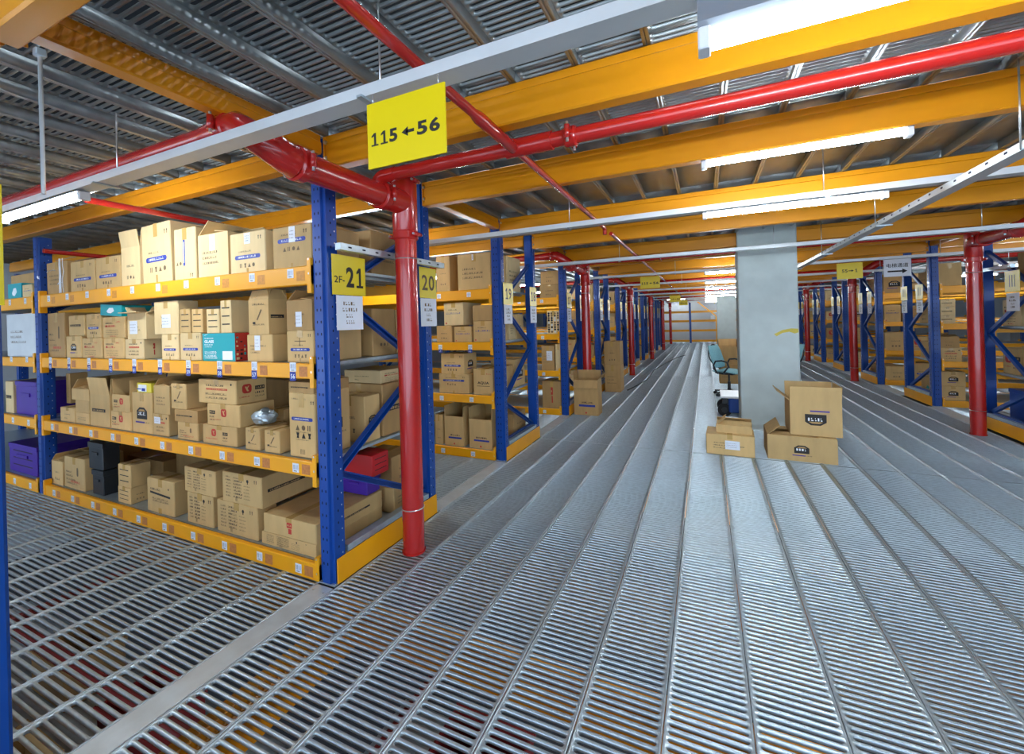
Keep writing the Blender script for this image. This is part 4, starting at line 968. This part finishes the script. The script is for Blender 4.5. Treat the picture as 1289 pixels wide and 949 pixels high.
def blob(name, c, r, k, label, cat, seed):
    bm = bmesh.new(); bmesh.ops.create_icosphere(bm, subdivisions=3, radius=1); rr_ = random.Random(seed)
    from mathutils import noise
    for v in bm.verts:
        n = v.co.normalized(); d = 1+.28*noise.noise(n*2.6+Vector((seed, 0, 0)))+.1*noise.noise(n*7); v.co = Vector((n.x*r[0]*d, n.y*r[1]*d, max(n.z*r[2]*d, -r[2]*.7)))
    me = bpy.data.meshes.new(name); bm.to_mesh(me); bm.free(); me.materials.append(M[k]); o = link(name, me, None, c); tag(o, label, cat); return o
c = at(328, 530, 'Y', YF0+.16); blob('plastic_bag', (c.x+.035, YF0+.17, c.z+.03), (.085, .075, .06), 'galv', 'crumpled silvery plastic bag on a slim carton, third shelf', 'bag', 3)

# ---- goods behind, seen through the end frame below the signs 21 and 20
def bx(label, x0, x1, y0, y1, lev, h, front='few', side='few', tone='card', z0=None, **kw):
    zb = LV[lev]-.0025 if z0 is None else z0
    nm = kw.pop('name', 'cardboard_box'); ct = kw.pop('cat', 'box')
    return carton(nm, label, ct, x0, x1, y0, y1, zb, zb+h, front=front, side=side, tone=tone, **kw)
G2 = 'cartons behind the end frame of rack 21'
bx('brown carton high behind the red pipe, top shelf end of rack 20', -2.72, -2.30, 2.50, 2.95, 3, .34, 'few', 'lines', 'cardd', group=G2)
bx('upright brown carton at the back of the top shelf behind the near post', -3.2, -2.78, 2.5, 2.95, 3, .44, 'few', 'few', 'card', group=G2)
bx('dark brown carton on the blue-tag shelf behind the 2F-21 notice', -2.62, -2.27, 2.46, 2.72, 2, .36, 'few', 'few', 'cardd', group=G2)
bx('carton with grey print behind the lower brace, blue-tag shelf end', -2.66, -2.26, 2.74, 2.955, 2, .17, 'few', 'strip', 'card', group=G2)
bx('upper grey-print carton seen behind the brace, blue-tag shelf end', -2.62, -2.27, 2.74, 2.955, 2, .18, 'few', 'lines', 'card', z0=LV[2]+.17, group=G2)
bx('big brown carton standing behind the rising brace, third shelf end', -2.75, -2.27, 2.55, 2.95, 1, .40, 'few', 'strip', 'cardd', group=G2)
bx('pale torn flat carton on top of the big brown one, third shelf end', -2.68, -2.30, 2.57, 2.92, 1, .10, 'few', 'redtext', 'cardl', z0=LV[1]+.40, group=G2)
bx('open house-mark carton wedged beside the tall blue-bar carton', -2.58, -2.27, 2.36, 2.52, 1, .34, 'few', 'house', 'card', group=G2)
bx('red plastic crate under the third shelf at the rack end', -2.62, -2.27, 2.42, 2.60, 0, .16, None, 'hatch', 'redpl', z0=.473, tape=False, name='plastic_crate', cat='crate', group=G2)
bx('carton carrying the red plastic crate, bottom shelf end', -2.66, -2.27, 2.62 if 0 else 2.60, 2.62+.0, 0, .1) if 0 else None
bx('purple plastic bin below the red crate, bottom shelf end', -2.60, -2.33, 2.42, 2.58, 0, .148, None, None, 'purple', z0=.323, tape=False, name='plastic_bin', cat='bin', group=G2)
bx('lower brown carton behind the red column on the bottom shelf', -2.66, -2.28, 2.66, 2.955, 0, .20, 'few', 'lines', 'card', group=G2)
bx('upper dark carton behind the red column on the bottom shelf', -2.64, -2.30, 2.67, 2.955, 0, .24, 'few', 'few', 'cardd', z0=.302, group=G2)
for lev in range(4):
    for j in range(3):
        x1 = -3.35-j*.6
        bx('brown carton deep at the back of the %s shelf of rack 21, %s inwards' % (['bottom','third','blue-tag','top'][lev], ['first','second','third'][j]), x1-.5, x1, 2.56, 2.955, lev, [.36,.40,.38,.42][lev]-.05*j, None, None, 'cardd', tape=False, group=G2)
bx('steel strip of a metal profile poking out beside the far post', -5.9, -5.85, 1.86, 2.3, 2, .02, None, None, 'galv', tape=False, z0=1.68, name='metal_profile', cat='profile') if 0 else None
# second bay beyond the far post
G3 = 'goods in the bay beyond the far post of rack 21'
for lab, xl, xr, yt, lev, tone, fr, nm in (
 ('carton half seen on the top shelf beyond the far post', 28, 40, 358, 3, 'cardl', 'bluetext', 'cardboard_box'),
 ('teal and white pack on the top shelf beyond the far post', 10, 27, 357, 3, 'teal', 'tealhand', 'teal_pack'),
 ('grey wrapped load on the blue-tag shelf beyond the far post', 8, 43, 395, 2, 'tray', 'lines', 'wrapped_load'),
 ('tall tan carton on the third shelf beyond the far post', 6.5, 16, 480, 1, 'cardl', 'strip', 'cardboard_box'),
 ('large purple bin on the third shelf beyond the far post', 17, 44, 480, 1, 'purple', None, 'plastic_bin'),
 ('purple bin on the bottom shelf beyond the far post', 9, 44, 560, 0, 'purple', 'hatch', 'plastic_bin')):
    dy = .06; X0, X1 = at(xl, yt, 'Y', YF0+dy).x, at(xr, yt, 'Y', YF0+dy).x; z1 = at((xl+xr)/2, yt, 'Y', YF0+dy).z
    X1 = min(X1, -6.22)
    carton(nm, lab, 'bin' if 'bin' in nm else 'box', X0, X1, YF0+dy, YF0+.5, LV[lev]-.0025, max(z1, LV[lev]+.12), front=fr, tone=tone, tape=False, group=G3)
bx('two-tone tan carton behind the teal pack beyond the far post', -8.6, -7.2, 2.45, 2.9, 3, .42, None, None, 'cardd', tape=False, group=G3)
bx('tan carton on the purple bin, bottom shelf beyond the far post', -8.4, -7.4, 2.0, 2.4, 0, .2, None, None, 'card', tape=False, z0=.50, group=G3) if 0 else None
# ---- rack with signs 19 and 18
shelf_boxes(yf(1), [
 ('a',3,575,618,319,None,'lines','plain carton beside the blue post with sign 19, top shelf',dict(tone='card',paper=(.44,.82,.05,.16))),
 ('b',3,548,566,322,None,'few','shaded carton next to the plain one on the top shelf of rack 19',dict(tone='cardd',dy=.12)),
 ('c',2,571,593.5,411,None,'bluetext','carton with purple line below the pale square carton, rack 19',dict(tone='card')),
 ('d',2,595,620,404,None,'bluetext','carton with dark line against the post, blue-tag shelf of rack 19',dict(tone='card')),
 ('f',2,549,569,410,None,'few','brown carton behind sign 20 on the blue-tag shelf of rack 19',dict(tone='cardd')),
 ('e',2,558,583,381,['c','f'],'bluetext','pale square carton jutting out, blue-tag shelf of rack 19',dict(tone='cardl',d=.3,xs=606)),
 ('g',2,594,620,384,['d'],None,'dark carton lying on the dark-line carton, rack 19',dict(tone='cardd',d=.3)),
 ('i',1,552,590,471,None,'bluebar_hi','lower blue-bar carton next to the AQUA carton',dict(tone='card')),
 ('h',1,554.5,584,445,['i'],'bluebar','upper blue-bar carton with house mark on its side, near the AQUA carton',dict(tone='card',side='house',xs=600)),
 ('j',1,595,620.5,465,None,'AQUA','carton printed AQUA on the third shelf of rack 19',dict(tone='card')),
 ('l',0,559,583.5,524,None,'bluetext_lo','open carton with purple line farther from the post, bottom shelf of rack 19',dict(tone='card',top='backup')),
 ('m',0,590,619,528,None,'bluetext_lo','open carton with purple line against the post, bottom shelf of rack 19',dict(tone='card',top='backup')),
 ('k',0,547,557,522,None,'few','narrow carton edge beside the rear post of rack 20, bottom shelf',dict(tone='card')),
], 'cartons on the rack marked 19')
G4 = 'cartons behind the end frame of rack 19'
for lab, x0, x1, ya, yb, lev, h, sd, tone, z0 in (
 ('house-mark carton showing through the end frame of rack 19', -2.62, -2.27, .66, 1.0, 1, .36, 'house', 'card', None),
 ('brown carton with figures beside the house-mark one in the frame of rack 19', -2.66, -2.28, .48, .64, 1, .30, 'few', 'cardd', None),
 ('brown carton low in the end frame of rack 19', -2.70, -2.28, .60, 1.0, 0, .30, 'few', 'cardd', None),
 ('film-wrapped pale load on top shelf behind sign 18', -2.72, -2.30, .58, 1.0, 3, .46, 'lines', 'cardl', None),
 ('pale carton behind the notice of sign 19', -2.60, -2.28, .55, .75, 2, .25, 'lines', 'cardl', None),
 ('tan carton near the rear post of rack 18, blue-tag shelf', -2.62, -2.28, .78, 1.02, 2, .33, 'few', 'card', None)):
    bx(lab, x0, x1, yf(1)+ya, yf(1)+yb, lev, h, 'few', sd, tone, z0, group=G4)
# ---- third rack (front partly seen between sign 18 and the carton on the floor)
shelf_boxes(yf(2), [
 ('b',3,679,704,358,None,'few','lower brown carton on the top shelf of the third rack',dict(tone='cardd')),
 ('a',3,680,704,341,['b'],'few','upper brown carton on the top shelf of the third rack',dict(tone='cardd')),
 ('c',2,688,704.5,391,None,'greygreen','pale carton with a green-grey pattern, blue-tag shelf of the third rack',dict(tone='cardl')),
 ('d',1,681,697.5,435,None,'lines','carton with white label on the third rack, beside sign 18 post',dict(tone='cardd',paper=(.4,.4,.45,.38))),
 ('e',1,698.5,706,433,None,None,'slim pale carton next to the white-label carton on the third rack',dict(tone='cardl')),
 ('f',0,682,706.5,480,None,'redmark','brown carton on the bottom shelf of the third rack',dict(tone='cardd')),
], 'cartons on the third rack')
# ---- racks farther along: the cartons at their aisle ends
SHN = ['bottom', 'third', 'second', 'top']
STN = dict(bluebar='blue-bar', redtext='red-print', bluetext='blue-line', lines='grey-print', few='plain', house='house-mark', strip='black-strip', redlogo='red-logo')
def filler(dn, k, who, both=True):
    r = random.Random(k*31+dn)
    for lev in range(4):
        x = .13
        n = 2 if k < 5 else 1
        for j in range(n):
            w_ = r.uniform(.30, .46); h = r.uniform(.26, .44) if lev < 3 else r.uniform(.3, .42)
            a, b = sorted((XE[dn]+dn*(x+.02), XE[dn]+dn*(x+w_)))
            st = r.choice(['bluebar','redtext','bluetext','lines','few','house','strip','redlogo']); bx('%s carton, %s shelf of %s, %s' % (STN[st], SHN[lev], who, ['beside its end post', 'one in from the post'][j]), a, b, yf(k)+.06, yf(k)+.5, lev, h, st, 'few', r.choice(['card','card','cardl','cardd']), tape=k < 4, sdir=-dn, group='cartons on the farther racks')
            x += w_+.03
        if both:
            w_ = r.uniform(.3, .45); a, b = sorted((XE[dn]+dn*.15, XE[dn]+dn*(.15+w_)))
            bx('tan carton at the back of the %s shelf, %s' % (SHN[lev], who), a, b, yf(k)+.58, yf(k)+1.02, lev, r.uniform(.25, .42), 'few', r.choice(['few','house','lines','bluetext','redtext']), r.choice(['card','card','cardl','cardd']), tape=False, sdir=-dn, group='cartons on the farther racks')
for k in range(3, 9): filler(-1, k, '%s rack on sign 21 side' % ORD[k], k < 6)
for k in range(4, 9): filler(1, k, '%s rack beyond the pillar' % ORD[k-2], k < 6)
# near racks beyond the pillar
def rbox(k, lev, xl, xr, yt, sup, fr, lab, dy=.06, **kw):
    pass
shelf_boxes(yf(3), [
 ('a',3,1174,1211,331,None,None,'wide plain carton on the top shelf just past the near red column',dict(tone='card',sdir=-1)),
 ('b',2,1183,1203,397,None,'strip','lowest of the flat cartons stacked on the second shelf past the near red column',dict(tone='cardl',d=.3,sdir=-1)),
 ('c',2,1183,1203,386.5,['b'],'strip','middle of the flat cartons stacked on the second shelf past the near red column',dict(tone='cardl',d=.3,sdir=-1)),
 ('d',2,1183,1203,376.5,['c'],'strip','topmost of the flat cartons stacked on the second shelf past the near red column',dict(tone='cardl',d=.3,sdir=-1)),
 ('e',1,1181,1211,438,None,'redband','carton with red band under the open carton past the near red column',dict(tone='card',sdir=-1)),
 ('f',1,1178,1208,424,['e'],'few','open brown carton on the red-band carton past the near red column',dict(tone='cardd',sdir=-1,top='ajar')),
 ('g',0,1184,1216,486,None,'house','lower house-mark carton on the bottom shelf past the near red column',dict(tone='card',sdir=-1)),
 ('h',0,1184,1216,468,['g'],'house','upper house-mark carton on the bottom shelf past the near red column',dict(tone='card',sdir=-1)),
], 'cartons past the near red column')
G5 = 'goods in the rack behind the near red column'
for lab, x0, x1, ya, yb, lev, h, sd, tone, z0, nm in (
 ('pale carton with red print behind the near red column, second shelf', 3.58, 3.9, .62, .98, 2, .34, 'redtext', 'cardl', None, 'cardboard_box'),
 ('grey carton under the notice behind the near red column', 3.58, 3.9, .30, .55, 2, .28, 'few', 'tray', None, 'cardboard_box'),
 ('tan carton beside the end post, second shelf behind the near red column', 3.58, 3.95, .06, .28, 2, .30, 'few', 'card', None, 'cardboard_box'),
 ('carton of mixed prints on the third shelf behind the near red column', 3.58, 3.95, .66, 1.0, 1, .34, 'redlogo', 'card', None, 'cardboard_box'),
 ('wide tan carton on the third shelf behind the near red column', 3.58, 3.98, .12, .62, 1, .38, 'lines', 'card', None, 'cardboard_box'),
 ('blue plastic bin on the bottom shelf behind the near red column', 3.60, 3.98, .62, .96, 0, .45, None, 'bluepl', None, 'plastic_bin'),
 ('lower pinkish-print carton on the bottom shelf behind the near red column', 3.60, 3.98, .1, .56, 0, .20, 'redtext', 'card', None, 'cardboard_box'),
 ('upper brown carton on the bottom shelf behind the near red column', 3.60, 3.98, .1, .52, 0, .20, 'few', 'cardd', .304, 'cardboard_box'),
 ('dark carton on the top shelf behind the near red column', 3.60, 4.0, .2, .7, 3, .3, 'few', 'cardd', None, 'cardboard_box'),
 ):
    bx(lab, x0, x1, yf(2)+ya, yf(2)+yb, lev, h, None, sd, tone, z0, tape=False, sdir=-1, group=G5, name=nm, cat='bin' if 'bin' in nm else 'box')
for lab, ya, yb, lev, h, sd in (
 ('pale carton behind the notices of the rack past the near red column', .62, .98, 2, .3, 'few'),
 ('tan carton with teal mark at the foot of the rack past the near red column', .62, .98, 0, .3, 'greenmark'),
 ('tan carton in the frame of the rack past the near red column, third shelf', .62, .98, 1, .3, 'few'),
 ('brown carton in the frame of the rack past the near red column, top shelf', .62, .98, 3, .3, 'few')):
    bx(lab, 3.6, 3.95, yf(3)+ya, yf(3)+yb, lev, h, None, sd, 'card', None, tape=False, sdir=-1, group=G5)

# ------------------------------------------------------------------ cartons standing on the aisle floor
def fbox(lab, x0, x1, y0, y1, z0, h, **kw): return carton('cardboard_box', lab, 'box', x0, x1, y0, y1, z0, z0+h, **kw)
fbox('tan carton with blue lettering standing on the floor in front of the third rack', -2.06, -1.63, 6.86 , 7.20, .001, .42, front='bluetext_lo', tone='cardd', top='backup') if 0 else None
b1 = at(724, 521, 'Z', 0); b2 = at(753, 524, 'Z', 0); hz = at(738, 478, 'Y', b1.y).z
fbox('tan carton with blue lettering standing on the floor in front of the near rack posts', b1.x, b2.x, 6.96, 7.25, .001, hz, front='bluetext_lo', tone='cardd', top='open')
y = 9.35; x0, x1 = at(761, 470, 'Y', y).x, at(781, 470, 'Y', y).x; zm, zt = at(771, 460, 'Y', y).z, at(771, 430, 'Y', y).z
fbox('lower of two tan cartons stacked on the aisle floor', x0, x1, y, y+.42, .001, zm, front='lines', side=None, tone='cardd')
fbox('upper of two tan cartons stacked on the aisle floor, blue round mark', x0, x1, y, y+.40, zm+.002, zt-zm, front='few', tone='cardd')
# three opened cartons in front of the pillar
ya = 5.43
fbox('low opened carton with white slip at the pillar foot', -.02, .475, ya, ya+.36, .001, .235, front='lines', tone='card', paper=(.40,.30,.30,.42), rotz=-.05)
fbox('shallow torn carton lying on the low opened carton', .09, .46, ya+.08, ya+.34, .238, .085, front=None, tone='card', top='ajar', rotz=-.08)
fbox('low wide carton with house mark lying open at the pillar foot', .60, 1.235, ya+.03, ya+.50, .001, .265, front='house', tone='card', top='wide', rotz=-.03)
fbox('taller carton with upside-down house mark standing on the wide one', .825, 1.29, ya+.07, ya+.50, .278, .37, front='house_flip', tone='card', top='leftup', rotz=-.03)
# cable lying across the floor
pts = [at(u, v, 'Z', .008) for u, v in ((790, 491), (795, 488.5), (802, 485), (814, 478), (818, 474), (823, 466), (836, 458), (852, 450), (866, 446))]
sm = []
for i in range(len(pts)-1):
    for j in range(4): sm.append(pts[i].lerp(pts[i+1], j/4))
mb = MB(); mb.tube(sm, .011, 'rubber', 8); o = mb.build('cable'); tag(o, 'dark cable lying in a loose curve across the aisle floor', 'cable')
# ------------------------------------------------------------------ office chair, trolley, things behind the pillar
def office_chair(x, y, rz, label):
    t = thing('office_chair', label, 'chair', (x, y, 0), rz, group='teal office chairs')
    mb = MB()                                     # faces local -Y... back at +Y side
    for i in range(5):
        a = 2*PI*i/5+.3; p = Vector((math.cos(a), math.sin(a), 0)); mb.bar(Vector((0,0,.10)), p*.29+Vector((0,0,.075)), .035, .028, 'black')
    mb.tube([(0,0,.07), (0,0,.14)], .035, 'black', 12); o = mb.build('star_base', t)
    for i in range(5):
        a = 2*PI*i/5+.3; p = Vector((math.cos(a), math.sin(a), 0))*.29; e = Vector((-math.sin(a), math.cos(a), 0)); m2 = MB()
        for s in (-1, 1): m2.tube([p+e*(s*.012)+Vector((0,0,.03)), p+e*(s*.026)+Vector((0,0,.03))], .029, 'rubber', 12)
        m2.tube([p+Vector((0,0,.04)), p+Vector((0,0,.078))], .008, 'black', 8); m2.build('castor', t)
    mb = MB(); mb.tube([(0,0,.13), (0,0,.28), (0,0,.281), (0,0,.43)], [.028,.028,.018,.018], 'black', 12); mb.build('gas_column', t)
    mb = MB(); mb.box(-.09, .09, -.12, .12, .42, .45, 'black', .006); mb.tube([(.08,-.05,.43), (.2,-.05,.42)], .007, 'black', 8); mb.build('tilt_mechanism', t)
    def cushion(fn, nu, nv, th, k):
        m = MB(); front = []; rear = []
        for i in range(nu+1):
            u = -1+2*i/nu; front.append([]); rear.append([])
            for j in range(nv+1):
                v = -1+2*j/nv; e = (1-abs(u)**5)*(1-abs(v)**5); p, n = fn(u, v); front[-1].append(p+n*th*(.2+.8*e**.5 if e > 0 else .2)); rear[-1].append(p-n*th*(.2+.3*e**.5 if e > 0 else .2))
        m.grid(front, k, close=False, caps=False); m.grid([list(reversed(r)) for r in rear], k, close=False, caps=False)
        for a, b in ((front[0], rear[0]), (rear[-1], front[-1])): m.grid([a, b], k, close=False, caps=False)
        m.grid([[r[0] for r in rear], [r[0] for r in front]], k, close=False, caps=False); m.grid([[r[-1] for r in front], [r[-1] for r in rear]], k, close=False, caps=False)
        return m
    cushion(lambda u, v: (Vector((u*.24*(1-.08*max(v,0)), v*.23, .475+.02*u*u-.02*max(-v,0)**2)), Vector((0,0,1))), 10, 10, .04, 'seat').build('seat', t)
    cushion(lambda u, v: (Vector((u*.22*(1-.18*max(v,0)**2), .25+.07*v-.045*(1-u*u), .78+.22*v)), Vector((0,-1,.2)).normalized()), 10, 10, .032, 'seat').build('backrest', t)
    m2 = MB(); m2.tube([(0,.1,.43), (0,.26,.44), (0,.30,.52), (0,.29,.70)], .022, 'black', 10); m2.build('back_support', t)
    pts = [Vector((.22*math.cos(a)*(1-.14*max(math.sin(a),0)), .262+.07*math.sin(a)-.04*(1-math.cos(a)**2)+.02, .78+.235*math.sin(a))) for a in [2*PI*i/28 for i in range(29)]]
    m2 = MB(); m2.tube(pts, .014, 'black', 8, caps=False); m2.build('back_rim', t)
    for s in (-1, 1):
        m2 = MB(); pts = [(s*.2,.12,.45), (s*.28,.12,.50), (s*.29,.16,.62), (s*.285,.12,.70), (s*.28,0,.715), (s*.28,-.10,.69), (s*.285,-.13,.60), (s*.28,-.04,.49), (s*.2,-.0,.45)]
        sm = []
        for i in range(len(pts)-1):
            for j in range(3): sm.append(Vector(pts[i]).lerp(Vector(pts[i+1]), j/3))
        m2.tube(sm+[Vector(pts[-1])], .016, 'black', 8); m2.build('armrest', t)
    return t
ch = office_chair(.40, 9.55, math.radians(62), 'teal office chair with black armrests beside the pillar')
dup(ch, (1.39, 10.0, 0), 'second teal chair almost hidden behind the pillar', rotz=math.radians(-80))
def trolley(x, y):
    t = thing('flat_trolley', 'trolley with white top and blue skirt half hidden by the pillar', 'trolley', (x, y, 0))
    mb = MB(); mb.box(-.25, .3, -.30, .34, .30, .335, 'white', .01); mb.build('deck', t)
    mb = MB(); mb.box(-.14, .28, -.27, .30, .07, .299, 'bluepl', .02); mb.build('skirt', t)
    for sy in (-.2, .22):
        m2 = MB(); m2.tube([(-.20, sy-.02, .1), (-.20, sy+.02, .1)], .1, 'rubber', 20); m2.tube([(-.20, sy-.024, .1), (-.20, sy+.024, .1)], .045, 'black', 14); m2.build('wheel', t)
        m2 = MB(); m2.box(-.23, -.145, sy-.03, sy+.03, .205, .298, 'black', .004); m2.build('wheel_bracket', t)
    m2 = MB(); m2.tube([(.15, -.2, .0999), (.15, .2, .0999)], .02, 'black', 8); m2.tube([(.2, -.1, .03), (.2, .1, .03)], .03, 'rubber', 14); m2.build('rear_roller', t)
    return t
trolley(.44, 7.75)
# cartons on a low stack beyond the chair
y = 11.2; x0, x1 = at(905, 450, 'Y', y).x, at(929, 450, 'Y', y).x; zt = at(915, 434, 'Y', y).z
fbox('opened brown carton beyond the teal chair beside the pillar', x0, x1, y, y+.45, .46, zt-.50, front=None, tone='cardd', top='backup')
fbox('brown carton under the opened one beyond the chair', x0, x1+.02, y, y+.45, .001, .455, front='lines', tone='cardd')
# ------------------------------------------------------------------ end of the aisle
t = thing('pallet_rack', 'empty yellow and blue rack across the far end of the aisle', 'rack', (-.85, 27.9, 0), group='pallet racks')
mb = upright_mesh(1, 2.45, False); um = mb.build('upright', t); link('upright', um.data, t, (-3.1, 0, 0)); link('upright', um.data, t, (2.6, 0, 0))
for z in (.2, .82, 1.4, 1.95):
    for xa, xb in ((-3.04, -.06), (.06, 2.54)):
        mb = MB(); mb.box(xa, xb, .01, .06, z-.13, z, 'yel', .004); mb.build('shelf_beam', t)
mb = MB(); mb.bar((-.4, 26.9, 2.45), (.55, 26.9, 1.6), .06, .09, 'yel', (0, 1, 0)); mb.bar((.55, 26.9, 1.6), (.55, 26.9, .001), .05, .05, 'yel', (0, 1, 0)); o = mb.build('stair_rail'); tag(o, 'slanting yellow rail near the far end wall', 'rail')
mb = MB(); mb.box(.3, .52, 29.86, 29.99, 1.25, 1.62, 'white', .01); Face(mb, (.32, 29.86, 1.28), (1,0,0), (0,0,1), 0, 0).rect(0,0,.18,.3,'tube') if 0 else None
o = mb.build('wall_box'); tag(o, 'small white box on the far end wall', 'box')
